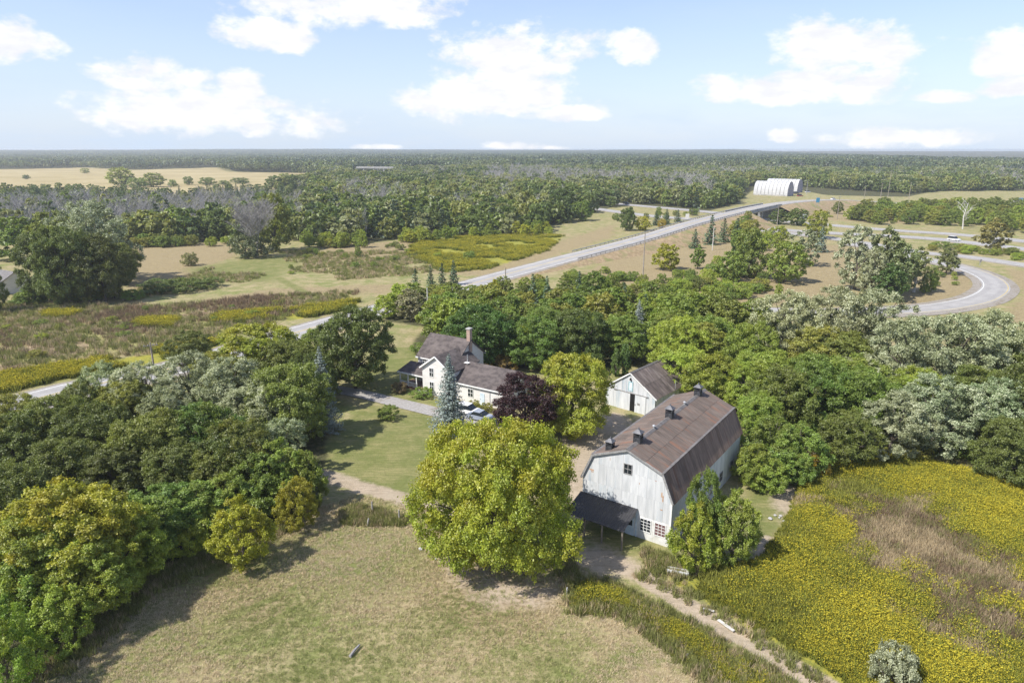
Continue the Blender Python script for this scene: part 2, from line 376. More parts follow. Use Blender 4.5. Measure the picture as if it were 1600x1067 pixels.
def emb(x, y):
    d = np.hypot(COUNTRY[:, 0]-x, COUNTRY[:, 1]-y); i = d.argmin(); z = COUNTRY[i, 2]
    if math.hypot(x-143, y-404) < 24: return 0.0
    return max(0.0, z-max(0, d[i]-5.6)*.45)

TREE_CAT = {'mid_spruce': ('spruce_tree', 'tree'), 'spruce': ('spruce_tree', 'tree'), 'bare': ('bare_tree', 'tree'), 'spreading_bare': ('bare_tree', 'tree'),
            'white_bare': ('bare_tree', 'tree'), 'bush': ('shrub', 'shrub'), 'silver_bush': ('shrub', 'shrub'), 'column': ('cedar_tree', 'tree'), 'slender': ('poplar_tree', 'tree'), 'sapling': ('young_tree', 'tree'),
            'silver': ('poplar_tree', 'tree'), 'mid_silver': ('poplar_tree', 'tree')}
NTREE = 0
def plant(kind, x, y, h, w, tint, label, group=None, whitetrunk=False, var=None):
    global NTREE; NTREE += 1
    pr = PROTO[kind]; (cm, tm), H, R = pr[(var if var is not None else random.randrange(len(pr))) % len(pr)]
    name, cat = TREE_CAT.get(kind, ('broadleaf_tree', 'tree'))
    o = thing(name, label, cat, (x, y, emb(x, y) if 60 < x and y > 200 else 0), random.random()*6.28, group)
    s = w/(2*R*1.13); o.scale = (s, s*(.94+.12*random.random()), h/(H*1.06))
    t = link('trunk', tm, o); c = link('crown' if 'bare' not in kind else 'branches', cm, o)
    if whitetrunk: t.data = tm.copy(); t.data.materials[0] = M_WHITEBARK
    k = .9+.2*random.random(); k *= 1.58 if tint[0] < .3 and tint is not PU else 1.0; c.color = (tint[0]*k*(.96+.14*random.random()), tint[1]*k, tint[2]*k, tint[3])
    return o
def by_top(kind, px, top, h, w, tint, label, group=None, **kw):
    x, y = G(px, top, h*.97); return plant(kind, x, y, h, w, tint, label, group, **kw)
def by_base(kind, px, base, top, wpx, tint, label, group=None, **kw):
    x, y = G(px, base); zg = emb(x, y) if 60 < x and y > 200 else 0
    if zg > .2: x, y = G(px, base, zg)
    dd = math.hypot(0, y); v = (top-533.5)/F; dep = PITCH+math.atan(v); h = CAM_H-y*math.tan(dep)-zg
    return plant(kind, x, y, max(1.0, h*1.02), wpx*depth(x, y)/F, tint, label, group, **kw)

# ------------------------------------------------------------------ ground with its land cover
def poly_px(pts): return np.array([G(*p) for p in pts])
def inside_sd(X, Y, poly):                   # signed distance, positive inside
    n = len(poly); d2 = np.full(X.shape, 1e18); ins = np.zeros(X.shape, bool)
    for i in range(n):
        ax, ay = poly[i]; bx, by = poly[(i+1) % n]; ex, ey = bx-ax, by-ay; wx, wy = X-ax, Y-ay
        t = np.clip((wx*ex+wy*ey)/(ex*ex+ey*ey+1e-9), 0, 1); d2 = np.minimum(d2, (wx-ex*t)**2+(wy-ey*t)**2)
        c = (ay > Y) != (by > Y)
        with np.errstate(divide='ignore', invalid='ignore'): xi = ax+(Y-ay)*ex/np.where(abs(ey) < 1e-12, 1e-12, ey)
        ins ^= c & (X < xi)
    return np.where(ins, 1, -1)*np.sqrt(d2)
def line_sd(X, Y, pts, half):
    d2 = np.full(X.shape, 1e18)
    for (ax, ay), (bx, by) in zip(pts[:-1], pts[1:]):
        ex, ey = bx-ax, by-ay; wx, wy = X-ax, Y-ay
        t = np.clip((wx*ex+wy*ey)/(ex*ex+ey*ey+1e-9), 0, 1); d2 = np.minimum(d2, (wx-ex*t)**2+(wy-ey*t)**2)
    return half-np.sqrt(d2)

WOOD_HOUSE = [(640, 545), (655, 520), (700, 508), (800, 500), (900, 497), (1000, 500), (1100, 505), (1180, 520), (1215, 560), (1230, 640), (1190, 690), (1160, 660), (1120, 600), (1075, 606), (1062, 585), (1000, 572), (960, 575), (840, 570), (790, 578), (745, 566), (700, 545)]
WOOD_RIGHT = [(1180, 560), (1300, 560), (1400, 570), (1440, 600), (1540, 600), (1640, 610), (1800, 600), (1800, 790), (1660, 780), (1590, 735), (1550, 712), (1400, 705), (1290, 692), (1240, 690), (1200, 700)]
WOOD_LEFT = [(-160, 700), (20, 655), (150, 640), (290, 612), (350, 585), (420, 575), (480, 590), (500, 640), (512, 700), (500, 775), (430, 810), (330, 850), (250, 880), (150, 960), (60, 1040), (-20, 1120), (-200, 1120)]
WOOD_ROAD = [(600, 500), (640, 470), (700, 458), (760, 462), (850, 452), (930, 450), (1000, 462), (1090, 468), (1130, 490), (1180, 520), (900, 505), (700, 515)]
ZONES = {
 'lawn': [(1.5, [(505, 690), (560, 640), (580, 632), (690, 648), (700, 690), (660, 780), (500, 735)]), (1.5, [(560, 612), (575, 570), (600, 543), (650, 541), (662, 560), (655, 600), (690, 630), (640, 628)]),
          (2.5, [(1150, 800), (1170, 758), (1245, 748), (1255, 778), (1215, 830), (1200, 850), (1165, 850)]), (7, [(470, 825), (600, 820), (650, 850), (660, 900), (560, 940), (450, 900)]),
          (8, [(90, 1067), (270, 960), (330, 950), (330, 1000), (230, 1067)]), (3, [(890, 800), (1010, 830), (1060, 880), (1030, 905), (960, 850)]),
          (6, [(880, 720), (930, 690), (950, 720), (905, 750)]), (10, [(290, 420), (420, 400), (470, 410), (420, 440), (330, 440)])],
 'dry': [(6, [(650, 840), (760, 880), (890, 900), (880, 960), (800, 1010), (690, 980), (640, 900)]), (8, [(250, 900), (330, 870), (480, 900), (430, 960), (300, 970)]),
         (6, [(200, 385), (360, 378), (370, 400), (300, 425), (300, 445), (200, 455), (190, 420)]), (14, [(1060, 420), (1200, 385), (1330, 380), (1340, 470), (1150, 480), (1060, 450)]),
         (8, [(900, 430), (980, 395), (1140, 365), (1180, 372), (1100, 420), (1040, 445), (940, 445)]), (6, [(1400, 470), (1440, 410), (1520, 430), (1530, 455), (1450, 478), (1400, 478)]),
         (10, [(650, 425), (800, 402), (880, 375), (960, 350), (960, 370), (880, 395), (760, 432)]), (10, [(300, 470), (430, 450), (620, 443), (600, 458), (450, 463), (330, 478)]),
         (12, [(1250, 320), (1420, 322), (1420, 350), (1250, 342)]), (5, [(1570, 420), (1700, 430), (1700, 520), (1560, 500), (1600, 460)]), (2, [(640, 560), (800, 570), (860, 585), (850, 570), (750, 553)]),
         (10, [(500, 385), (640, 375), (690, 383), (640, 400), (520, 402)])],
 'dirt': [(2.5, [(870, 690), (905, 660), (960, 645), (1000, 655), (960, 690), (920, 720), (890, 720)]), (3.5, [(680, 860), (780, 890), (880, 920), (860, 950), (760, 950), (700, 910)]),
          (2, [(890, 855), (950, 850), (1010, 885), (990, 905), (900, 890)]), (2.5, [(1180, 745), (1290, 720), (1300, 735), (1240, 760), (1265, 770), (1240, 800), (1255, 820), (1225, 815)])],
 'weed': [(14, [(-200, 480), (100, 475), (250, 480), (420, 462), (560, 455), (520, 480), (430, 500), (340, 540), (200, 555), (0, 585), (-200, 600)]),
          (5, [(1295, 790), (1330, 778), (1410, 785), (1490, 820), (1565, 862), (1600, 910), (1605, 975), (1550, 1000), (1470, 1000), (1410, 920), (1340, 860)])],
 'gold': [(5, [(-200, 620), (0, 590), (120, 572), (330, 535), (335, 552), (150, 582), (0, 612), (-200, 640)]), (7, [(650, 372), (760, 371), (850, 367), (880, 368), (850, 392), (760, 420), (700, 425), (640, 400)]),
          (4, [(220, 500), (270, 500), (265, 512), (225, 510)]), (4, [(75, 490), (115, 488), (112, 496), (78, 497)]), (4, [(335, 495), (440, 485), (450, 495), (340, 505)]), (4, [(440, 490), (560, 470), (555, 480), (450, 500)]),
          (2.5, [(1300, 705), (1400, 712), (1600, 755), (1800, 800), (1800, 1200), (1420, 1200), (1310, 1075), (1180, 985), (1050, 905), (1120, 880), (1170, 880), (1195, 870), (1240, 800), (1255, 750)]),
          (2.0, [(885, 905), (960, 915), (1050, 960), (1150, 1015), (1270, 1090), (1140, 1090), (1050, 1010), (980, 960), (890, 950)])],
 'straw': [(30, [(-300, 268), (0, 265), (130, 262), (200, 266), (340, 262), (355, 269), (505, 271), (505, 280), (450, 294), (250, 304), (130, 298), (-300, 302)])],
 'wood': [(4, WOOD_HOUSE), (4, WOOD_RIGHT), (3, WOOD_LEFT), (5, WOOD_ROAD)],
 'mown': [(1.5, [(-200, 650), (0, 612), (120, 592), (130, 600), (60, 640), (-200, 690)])],
}
TRACKS = {'dirt': [(1.0, 1.5, [(495, 737), (560, 757), (640, 780), (700, 800)]), (.55, 1.2, [(900, 862), (990, 890), (1060, 935), (1120, 972), (1200, 1015), (1300, 1075)]), (1.2, 2.5, [(895, 800), (915, 720), (930, 690)]),
                   (.7, .8, [(1200, 840), (1188, 870), (1185, 900)])],
          'lawn': [(.25, .5, [(905, 1075), (925, 1048), (965, 1026), (1020, 1020), (1070, 1032)]), (.25, .35, [(930, 1075), (950, 1052), (985, 1038), (1030, 1034)]), (.3, .4, [(300, 985), (420, 935), (520, 890), (600, 870)]), (.3, .4, [(340, 1010), (450, 955), (560, 905)]), (2, 1.6, [(320, 440), (420, 405), (480, 398)]), (2, 1.5, [(500, 470), (420, 425), (380, 405)])],
          'mown': []}
FOREST_EDGE = [(-900, 372), (200, 383), (330, 378), (420, 372), (500, 378), (580, 379), (650, 371), (760, 368), (830, 364), (875, 350), (930, 332), (955, 324), (1000, 322), (1060, 327), (1110, 329), (1150, 318), (1166, 306), (1176, 297), (1250, 297), (1290, 305), (1350, 306), (1420, 307), (1440, 303), (1460, 299), (1620, 298), (1620, 296), (2400, 300)]
def far_rise(d): t = np.clip((d-3300)/4500, 0, 1); return 21.0*t*t*(3-2*t)
def build_ground():
    rr = [18.0]
    while rr[-1] < 640: rr.append(rr[-1]*1.0085)
    while rr[-1] < 9000: rr.append(rr[-1]*1.035)
    R = np.array([0.5]+rr)
    th = np.concatenate([np.arange(-47, 47.01, .17), np.arange(50, 313, 3.5)])*math.pi/180
    nr, nt_ = len(R), len(th)
    X = (R[:, None]*np.sin(th)[None]).ravel(); Y = (R[:, None]*np.cos(th)[None]).ravel()
    Z = np.zeros_like(X)
    for k in range(5):
        a = k*1.3; s = [.035, .06, .11, .2, .33][k]; Z += [.10, .08, .06, .03, .02][k]*np.sin(X*s*math.cos(a)+Y*s*math.sin(a)+k*2)
    Z *= np.clip((np.hypot(X, Y)-30)/20, 0, 1)*np.where(np.hypot(X, Y) < 1500, 1, 0)*.55
    Z -= .12
    Z += far_rise(np.hypot(X, Y))
    att = {}
    for z in list(ZONES):
        if z == 'gold': strip_ = ZONES[z].pop()
        A = np.zeros_like(X)
        items = [('p', w, poly_px(p)) for w, p in ZONES[z]]+[('l', w, np.array([G(*q) for q in p]), h) for w, h, p in TRACKS.get(z, [])]
        for it in items:
            P = it[2]; m = it[1]+4; lo = P.min(0)-m; hi = P.max(0)+m
            k = np.where((X > lo[0]) & (X < hi[0]) & (Y > lo[1]) & (Y < hi[1]))[0]
            sd = inside_sd(X[k], Y[k], P) if it[0] == 'p' else line_sd(X[k], Y[k], P, it[3])
            A[k] = np.maximum(A[k], np.clip(.5+sd/it[1]*.5, 0, 1))
        att[z] = A
        if z == 'gold': ZONES[z].append(strip_)
    # far side of the woodland edge
    E = np.array([G(*p) for p in FOREST_EDGE]); E = np.vstack([E, [[6000, 700], [9000, 9000], [-9000, 9000], [-9000, 300]]])
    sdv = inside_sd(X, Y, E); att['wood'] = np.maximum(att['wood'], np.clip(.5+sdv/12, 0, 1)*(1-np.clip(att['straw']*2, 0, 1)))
    att['wood'] = np.maximum(att['wood'], np.where(np.abs(np.arctan2(X, Y)) > 1.2, .0, 0))
    i = np.arange(nr-1)[:, None]*nt_; j = np.arange(nt_)[None]; j2 = (np.arange(nt_)+1)[None] % nt_
    Q = np.stack([i+j, i+j2, i+nt_+j2, i+nt_+j], -1).reshape(-1, 4)[:, ::-1]
    return np.stack([X, Y, Z], 1), Q, {k: ('POINT', v) for k, v in att.items()}

def ground_mat():
    m, t, out = new_mat('ground_cover')
    co = t.node('ShaderNodeTexCoord').outputs['Object']
    big = t.noise(co, .035, 5, .6, .4); med = t.noise(co, .28, 6, .62, .3); fine = t.noise(co, 2.2, 5, .65); vf = t.noise(co, 9, 3, .7)
    rot = t.node('ShaderNodeMapping'); rot.inputs['Rotation'].default_value = (0, 0, .75); rot.inputs['Scale'].default_value = (.35, 2.6, 1); t.lk(co, rot.inputs[0])
    streak = t.noise(rot.outputs[0], 1.1, 6, .68, .5)
    edge = t.math('ADD', t.math('MULTIPLY', t.math('SUBTRACT', med, .5), .75), t.math('MULTIPLY', t.math('SUBTRACT', fine, .5), .5))
    def msk(name, lo=.38, hi=.62, k=1.0): return t.smooth(t.math('ADD', t.attr(name), t.math('MULTIPLY', edge, k)), lo, hi)
    def two(a, b, x, lo=.35, hi=.65): return t.mix(t.smooth(x, lo, hi), a, b)
    mixv = t.math('ADD', t.math('MULTIPLY', med, .5), t.math('ADD', t.math('MULTIPLY', streak, .35), t.math('MULTIPLY', fine, .25)))
    base = two((.185, .200, .066), (.36, .30, .17), mixv, .44, .64)
    base = t.mix(t.math('MULTIPLY', t.smooth(big, .42, .64), .4), base, two((.265, .215, .115), (.37, .295, .18), streak))
    base = t.mix(t.math('MULTIPLY', t.smooth(t.noise(co, .13, 5, .6), .50, .66), .75), base, (.175, .205, .062))
    # dry
    dry = two((.215, .168, .092), (.345, .28, .16), t.math('ADD', t.math('MULTIPLY', streak, .6), t.math('MULTIPLY', fine, .4)), .36, .62)
    c = t.mix(msk('dry'), base, dry)
    weed = two((.21, .155, .10), (.34, .26, .165), t.math('ADD', t.math('MULTIPLY', med, .6), t.math('MULTIPLY', fine, .4)), .4, .6)
    weed = t.mix(t.math('MULTIPLY', t.smooth(t.noise(co, .09, 5, .65, .5), .38, .54), .9), weed, two((.20, .21, .07), (.32, .29, .12), fine))
    c = t.mix(msk('weed'), c, weed)
    lawn = two((.145, .165, .052), (.27, .245, .105), t.math('ADD', t.math('MULTIPLY', med, .5), t.math('MULTIPLY', streak, .5)), .42, .68)
    c = t.mix(t.math('MULTIPLY', msk('lawn', .3, .7, .8), .85), c, lawn)
    c = t.mix(msk('mown'), c, two((.26, .25, .11), (.36, .31, .16), med))
    gold = two((.19, .205, .05), (.30, .28, .05), t.math('ADD', t.math('MULTIPLY', med, .5), t.math('MULTIPLY', fine, .5)), .40, .56)
    c = t.mix(msk('gold', .40, .6, .7), c, gold)
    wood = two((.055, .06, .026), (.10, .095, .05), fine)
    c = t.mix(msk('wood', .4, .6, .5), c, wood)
    straw = two((.33, .265, .135), (.42, .345, .19), t.noise(co, .012, 6, .65))
    rows = t.node('ShaderNodeMapping'); rows.inputs['Rotation'].default_value = (0, 0, 1.25); rows.inputs['Scale'].default_value = (.004, .08, 1); t.lk(co, rows.inputs[0])
    straw = t.mix(t.math('MULTIPLY', t.smooth(t.noise(rows.outputs[0], 1, 4, .6), .45, .65), .5), straw, (.28, .24, .11))
    c = t.mix(t.smooth(t.attr('straw'), .4, .6), c, straw)
    dirt = two((.34, .265, .20), (.46, .38, .30), t.math('ADD', t.math('MULTIPLY', med, .5), t.math('MULTIPLY', streak, .5)), .3, .7)
    c = t.mix(t.math('MULTIPLY', msk('dirt', .34, .78, 1.0), .82), c, dirt)
    v = t.math('ADD', t.math('MULTIPLY', vf, .7), t.math('MULTIPLY', fine, .5))
    c = t.mix(1.0, c, t.math('ADD', t.math('MULTIPLY', v, .9), .46), 'MULTIPLY')
    b = t.node('ShaderNodeBsdfPrincipled'); t.lk(c, b.inputs['Base Color']); b.inputs['Roughness'].default_value = .95; b.inputs['Specular IOR Level'].default_value = .08
    bn = t.node('ShaderNodeBump'); bn.inputs['Strength'].default_value = .8; bn.inputs['Distance'].default_value = .16
    t.lk(t.math('ADD', t.math('MULTIPLY', vf, .5), t.math('ADD', fine, t.math('MULTIPLY', streak, .5))), bn.inputs['Height']); t.lk(bn.outputs[0], b.inputs['Normal'])
    t.lk(b.outputs[0], out.inputs[0]); return m
M_GROUND = ground_mat()
GV, GQ, GA = build_ground()
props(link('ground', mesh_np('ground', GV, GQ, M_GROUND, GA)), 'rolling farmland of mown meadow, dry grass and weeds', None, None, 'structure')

# ------------------------------------------------------------------ roads
def road_mat(name, c1, c2):
    m, t, out = new_mat(name); co = t.node('ShaderNodeTexCoord').outputs['Object']
    a = t.attr('across')
    c = t.mix(t.smooth(t.math('ADD', t.math('MULTIPLY', t.noise(co, .25, 5, .6), .5), t.math('MULTIPLY', t.noise(co, 4, 4, .7), .5)), .38, .64), c1, c2)
    w = t.node('ShaderNodeTexWave', wave_type='BANDS'); w.inputs['Scale'].default_value = .3
    wheel = t.smooth(t.math('ABSOLUTE', t.math('SUBTRACT', t.math('ABSOLUTE', a), .5)), .1, .3)
    c = t.mix(t.math('MULTIPLY', t.math('SUBTRACT', 1.0, wheel), .22), c, (.20, .195, .19))
    b = t.node('ShaderNodeBsdfPrincipled'); t.lk(c, b.inputs['Base Color']); b.inputs['Roughness'].default_value = .9; b.inputs['Specular IOR Level'].default_value = .2
    t.lk(b.outputs[0], out.inputs[0]); return m
M_ASPH = road_mat('worn_asphalt', (.30, .29, .28), (.40, .385, .37))
M_SHOULDER = surf('gravel_shoulder', (.22, .195, .165), (.33, .30, .26), 3, .95, c3=(.19, .155, .10), s3=.4)
M_SLOPE = surf('dry_bank_grass', (.25, .18, .10), (.38, .285, .17), .8, .95, c3=(.21, .205, .08), s3=.16, lo3=.48, hi3=.66, bump=.6, bscale=3)
M_WHITE_LINE = surf('white_road_paint', (.62, .62, .60), (.78, .78, .76), 2, .7)
M_YELLOW_LINE = surf('yellow_road_paint', (.50, .36, .07), (.60, .45, .12), 2, .7)
M_CONC = surf('concrete', (.34, .33, .31), (.46, .45, .43), 1.2, .85, c3=(.25, .24, .22), s3=.5)
M_GALV = surf('galvanised_steel', (.36, .37, .38), (.5, .51, .52), 3, .5, metal=.5)
M_POLE = surf('weathered_pole_wood', (.20, .17, .14), (.33, .29, .25), 5, .9, (1, 1, .2), rnd=.15)
def normals2d(C):
    d = np.gradient(C[:, :2], axis=0); d /= np.linalg.norm(d, axis=1, keepdims=True); return np.stack([d[:, 1], -d[:, 0]], 1)
def strip(name, C, offs, dz, mat, kind='structure', parent=None, across=None, sel=None):
    """sweeps a cross-section: offs = lateral metres (right positive), dz = heights above the centre line"""
    C = C if sel is None else C[sel]; N = normals2d(C); k = len(offs); V = []
    for o, z in zip(offs, dz):
        zz = C[:, 2]+np.asarray(z) if not callable(z) else z(C[:, 2])
        V.append(np.column_stack([C[:, :2]+N*o, zz]))
    V = np.stack(V, 1).reshape(-1, 3); n = len(C)
    i = np.arange(n-1)[:, None]*k; j = np.arange(k-1)[None]
    Q = np.stack([i+j, i+j+1, i+k+j+1, i+k+j], -1).reshape(-1, 4)
    ac = np.tile(across if across is not None else np.zeros(k), n)
    o = link(name, mesh_np(name, V, Q, mat, {'across': ('POINT', ac)}), parent)
    if kind: o['kind'] = kind
    return o
def lay_road(name, C, half, label, shoulder=1.6, z=.06, yellow=None, edges=True, dashed=None, dense=None):
    C = C.copy(); C[:, 2] += z
    r = strip(name, C, [-half, -half*.5, 0, half*.5, half], [0, .03, .06, .03, 0], M_ASPH, across=np.array([-1, -.5, 0, .5, 1])); r['label'] = label
    strip(name.split('_')[0]+'_shoulder', C, [-half-shoulder, -half+.3], [-.16, -.004], M_SHOULDER, 'structure'); strip(name.split('_')[0]+'_shoulder', C, [half-.3, half+shoulder], [-.004, -.16], M_SHOULDER, 'structure')
    if edges:
        for s in (-1, 1):
            o = s*(half-.55); h = .03*(1-abs(o)/half)*2
            strip('edge_line', C, [o-.09, o+.09], [h+.006, h+.006], M_WHITE_LINE if not (yellow == 'left' and s < 0) and not (yellow == 'right' and s > 0) else M_YELLOW_LINE, None, r)
    if dashed:
        for a in range(0, len(C)-4, 5): strip('lane_dash', C, [-.08, .08], [.066, .066], M_WHITE_LINE, None, r, sel=slice(a, a+2))
    if yellow == 'centre':
        for o in (-.16, .16): strip('centre_line', C, [o-.07, o+.07], [.064, .064], M_YELLOW_LINE, None, r)
    return r
lay_road('country_road', COUNTRY, 4.6, 'pale grey two lane country road rising onto the overpass', 1.5, yellow='centre')
def gnd(pts): return chain([(*G(*p), 0.0) for p in pts], 4)
HWA = chain([(*G(930, 314), 0), (*G(960, 318), 0), (*G(1115, 332), 0), (*G(1206, 344), 0), (*G(1300, 352), 0), (*G(1399, 360), 0), (*G(1504, 367), 0), (*G(1620, 379), 0), (*G(1800, 400), 0)], 4)
HWB = chain([(*G(900, 322), 0), (*G(1005, 336), 0), (*G(1100, 344), 0), (*G(1189, 354), 0), (*G(1245, 361), 0), (*G(1431, 371), 0), (*G(1504, 378), 0), (*G(1600, 389), 0), (*G(1800, 414), 0)], 4)
EXIT = chain([(*G(1189, 360), 0), (*G(1290, 371), 0), (*G(1370, 383), 0), (*G(1436, 394), 0), (*G(1510, 401), 0), (*G(1600, 414), 0), (*G(1800, 445), 0)], 4)
LOOP = chain([(*G(1330, 381), 0), (*G(1390, 392), 0), (*G(1436, 403), 0), (*G(1495, 416), 0), (*G(1540, 432), 0), (*G(1556, 449), 0), (*G(1535, 466), 0), (*G(1490, 477), 0), (*G(1442, 483), 0), (*G(1380, 487), 0), (*G(1300, 489), 0), (*G(1180, 487), 0)], 2.5)
lay_road('highway_far_carriageway', HWA, 4.4, 'far pale carriageway of the highway under the overpass', 2.2, dashed=True)
lay_road('highway_near_carriageway', HWB, 4.4, 'nearer pale carriageway of the highway under the overpass', 2.2, dashed=True)
lay_road('exit_lane', EXIT, 3.9, 'pale exit lane beside the highway', 1.8, z=.09, yellow='left')
lay_road('ramp_loop', LOOP, 3.6, 'pale curved ramp bending round the poplar clump', 2.3, z=.12, yellow='left')
DRIVE = chain([(*G(300, 572), 0), (*G(400, 592), 0), (*G(500, 604), 0), (*G(560, 614), 0), (*G(590, 621), 0), (*G(640, 633), 0), (*G(690, 645), 0), (*G(740, 655), 0), (*G(800, 672), 0), (*G(860, 690), 0)], 2)
M_DRIVE = surf('driveway_gravel', (.26, .245, .23), (.36, .345, .33), 2.5, .95, c3=(.20, .17, .13), s3=.3)
strip('driveway', DRIVE, [-1.7, 0, 1.7], [-.03, .05, -.03], M_DRIVE, across=np.zeros(3))['label'] = 'grey gravel driveway running past the farmhouse'

# embankment that carries the road, left open under the bridge
hz = COUNTRY[:, 2]; gap = np.array([math.hypot(p[0]-143, p[1]-404) < 27 for p in COUNTRY]); first = np.where(gap)[0][0]; last = np.where(gap)[0][-1]
i0 = np.where(hz > .05)[0][0]
for a, b in ((i0, first+1), (last, len(COUNTRY))):
    C = COUNTRY[a:b]; H_ = C[:, 2]; N = normals2d(C); rows = []
    for f, h in ((-1, 0), (-.5, .52), (0, 1), (None, 1), (0, 1), (.5, .52), (1, 0)):
        pass
    V = []; k = 6
    for s, lo in ((-1, 0), (-1, .5), (-1, 1), (1, 1), (1, .5), (1, 0)):
        off = s*(6.0+(H_+.35)/.45*(1-lo)); V.append(np.column_stack([C[:, :2]+N*off[:, None], np.where(lo == 1, H_-.10, (H_+.35)*lo-.35)]))
    V = np.stack(V, 1).reshape(-1, 3); n = len(C); i = np.arange(n-1)[:, None]*k; j = np.arange(k-1)[None]
    Q = np.stack([i+j, i+j+1, i+k+j+1, i+k+j], -1).reshape(-1, 4)
    me = mesh_np('embankment', V, Q, M_SLOPE); props(link('embankment', me), 'dry grassy bank carrying the country road', None, None, 'structure')
# bridge
br = thing('road_bridge', 'flat concrete overpass with dark underside above the highway', 'bridge', (*COUNTRY[(first+last)//2, :2], 0))
bc = np.array([*COUNTRY[(first+last)//2, :2], 0])
CB = COUNTRY[first-2:last+3]-bc; NB = normals2d(CB)
def sweep_box(name, C, o0, o1, z0, z1, mat, parent):
    N = normals2d(C); V = np.stack([np.column_stack([C[:, :2]+N*o, C[:, 2]+z]) for o, z in ((o0, z0), (o1, z0), (o1, z1), (o0, z1))], 1).reshape(-1, 3)
    n = len(C); Q = [(4*i+j, 4*i+(j+1) % 4, 4*i+4+(j+1) % 4, 4*i+4+j) for i in range(n-1) for j in range(4)]+[(0, 1, 2, 3), (4*n-1, 4*n-2, 4*n-3, 4*n-4)]
    return link(name, mesh_np(name, V, Q, mat), parent)
sweep_box('deck', CB, -6.1, 6.1, -1.5, -.02, M_CONC, br)
for s in (-1, 1):
    sweep_box('parapet', CB, s*5.75-.18, s*5.75+.18, .0, .85, M_CONC, br)
M_DKCONC = surf('dark_concrete', (.16, .16, .16), (.25, .25, .25), 1, .9)  # abutment concrete, darker than the deck
for e in (1, -3):
    p, n_ = CB[e], NB[e]; t_ = np.array([-n_[1], n_[0]])
    MB().beam((p[0]-n_[0]*6, p[1]-n_[1]*6, p[2]/2-.8), (p[0]+n_[0]*6, p[1]+n_[1]*6, p[2]/2-.8), 1.2, p[2]-1.4).build('abutment', M_DKCONC, br)
mid = len(CB)//2
for off in (-4, 0, 4):
    p = CB[mid]+np.array([*(NB[mid]*off), 0]); MB().tube([(p[0], p[1], -.2), (p[0], p[1], p[2]-1.45)], [.55, .55], 10).build('pier', M_CONC, br)
# guard rails along the raised road
def guard_rail(C, off, label):
    N = normals2d(C); P = C[:, :2]+N*off; o = thing('guard_rail', label, 'guard rail', (*P[0], C[0, 2]), group=None)
    base = np.array([*P[0], C[0, 2]]); mb = MB()
    for a in range(len(P)-1):
        mb.beam((*(P[a]-base[:2]), C[a, 2]-base[2]+.68), (*(P[a+1]-base[:2]), C[a+1, 2]-base[2]+.68), .1, .32)
    mb.build('rail', M_GALV, o); pm = MB().box(-.1, .1, -.1, .1, -.3, .8).mesh('post', M_POLE)
    for a in range(0, len(P), 1): link('post', pm, o, (*(P[a]-base[:2]), C[a, 2]-base[2]))
g0 = np.where(hz > .9)[0][0]
guard_rail(COUNTRY[g0+4:first-1], 5.5, 'steel guard rail on the near side of the road climbing to the overpass')
guard_rail(COUNTRY[g0+8:first-1], -5.5, 'steel guard rail on the far side of the road climbing to the overpass')

# ------------------------------------------------------------------ buildings
M_BARNWALL = surf('white_barn_paint', (.49, .505, .515), (.62, .63, .635), 1.1, .75, (1.6, 1, .22), c3=(.31, .385, .44), s3=.55, rnd=.05, lo3=.52, hi3=.78, bump=.15, bscale=8)
M_WHITEWASH = surf('whitewashed_block', (.58, .58, .565), (.69, .69, .67), 1.5, .85, c3=(.55, .54, .50), s3=.9, bump=.2)
M_HOUSEWALL = surf('white_clapboard', (.62, .60, .57), (.70, .68, .65), .8, .7, (1, 1, 3))
M_TRIM = surf('white_trim', (.72, .72, .70), (.82, .82, .80), 2, .6)
M_GREYTRIM = surf('grey_weathered_trim', (.20, .20, .20), (.33, .32, .31), 4, .85)
M_RUST = surf('rusty_roof_sheet', (.100, .080, .068), (.165, .130, .108), 1.6, .7, (.35, 3.0, 1), c3=(.225, .112, .070), s3=.42, rnd=.13, lo3=.50, hi3=.72, metal=0.0, bump=.2, bscale=6)
M_RUSTLIT = surf('light_lifted_rust_sheet', (.165, .120, .095), (.26, .185, .145), 1.6, .75, (.35, 3.0, 1), c3=(.19, .105, .075), s3=.4, rnd=.20, lo3=.52, hi3=.66, bump=.2, bscale=6)  # steep lower sheets: rust colour painted lighter to make up for grazing sun
M_CAP = surf('grey_ridge_metal', (.125, .115, .11), (.19, .175, .165), 2, .6)
M_SHEDROOF = surf('patched_shed_roof', (.080, .066, .060), (.14, .112, .10), 1.2, .8, (.5, 2, 1), c3=(.22, .185, .165), s3=.5, rnd=.28)
M_SHINGLE = surf('worn_shingle', (.068, .057, .055), (.125, .105, .098), 1.1, .9, (1, 1, 2.2), c3=(.16, .135, .125), s3=.22, lo3=.5, hi3=.75, bump=.4, bscale=6)
M_DARKMETAL = surf('dark_awning_sheet', (.030, .030, .034), (.048, .048, .052), 1.5, .5)
M_VENT = surf('dark_vent_metal', (.035, .037, .042), (.075, .078, .085), 3, .5, metal=.3)
M_VENTCAP = surf('grey_vent_metal', (.085, .087, .095), (.15, .15, .16), 3, .5, metal=.3)
M_WOODP = surf('grey_timber', (.16, .13, .10), (.28, .24, .19), 3, .9, (1, 1, .3))
M_DARK = surf('doorway_shade_and_lamp_black', (.006, .006, .007), (.012, .012, .012), 1, .9)  # near-black: painted shade of the shed doorway, also the lamp's own colour
M_TEAL = surf('faded_teal_paint', (.20, .36, .38), (.36, .50, .52), 3, .8)
M_PALEBLUE = surf('faded_blue_door', (.50, .60, .66), (.66, .72, .76), 2, .8)
M_RUSTSTAIN = surf('rust_stain', (.38, .20, .10), (.52, .36, .24), 4, .9)
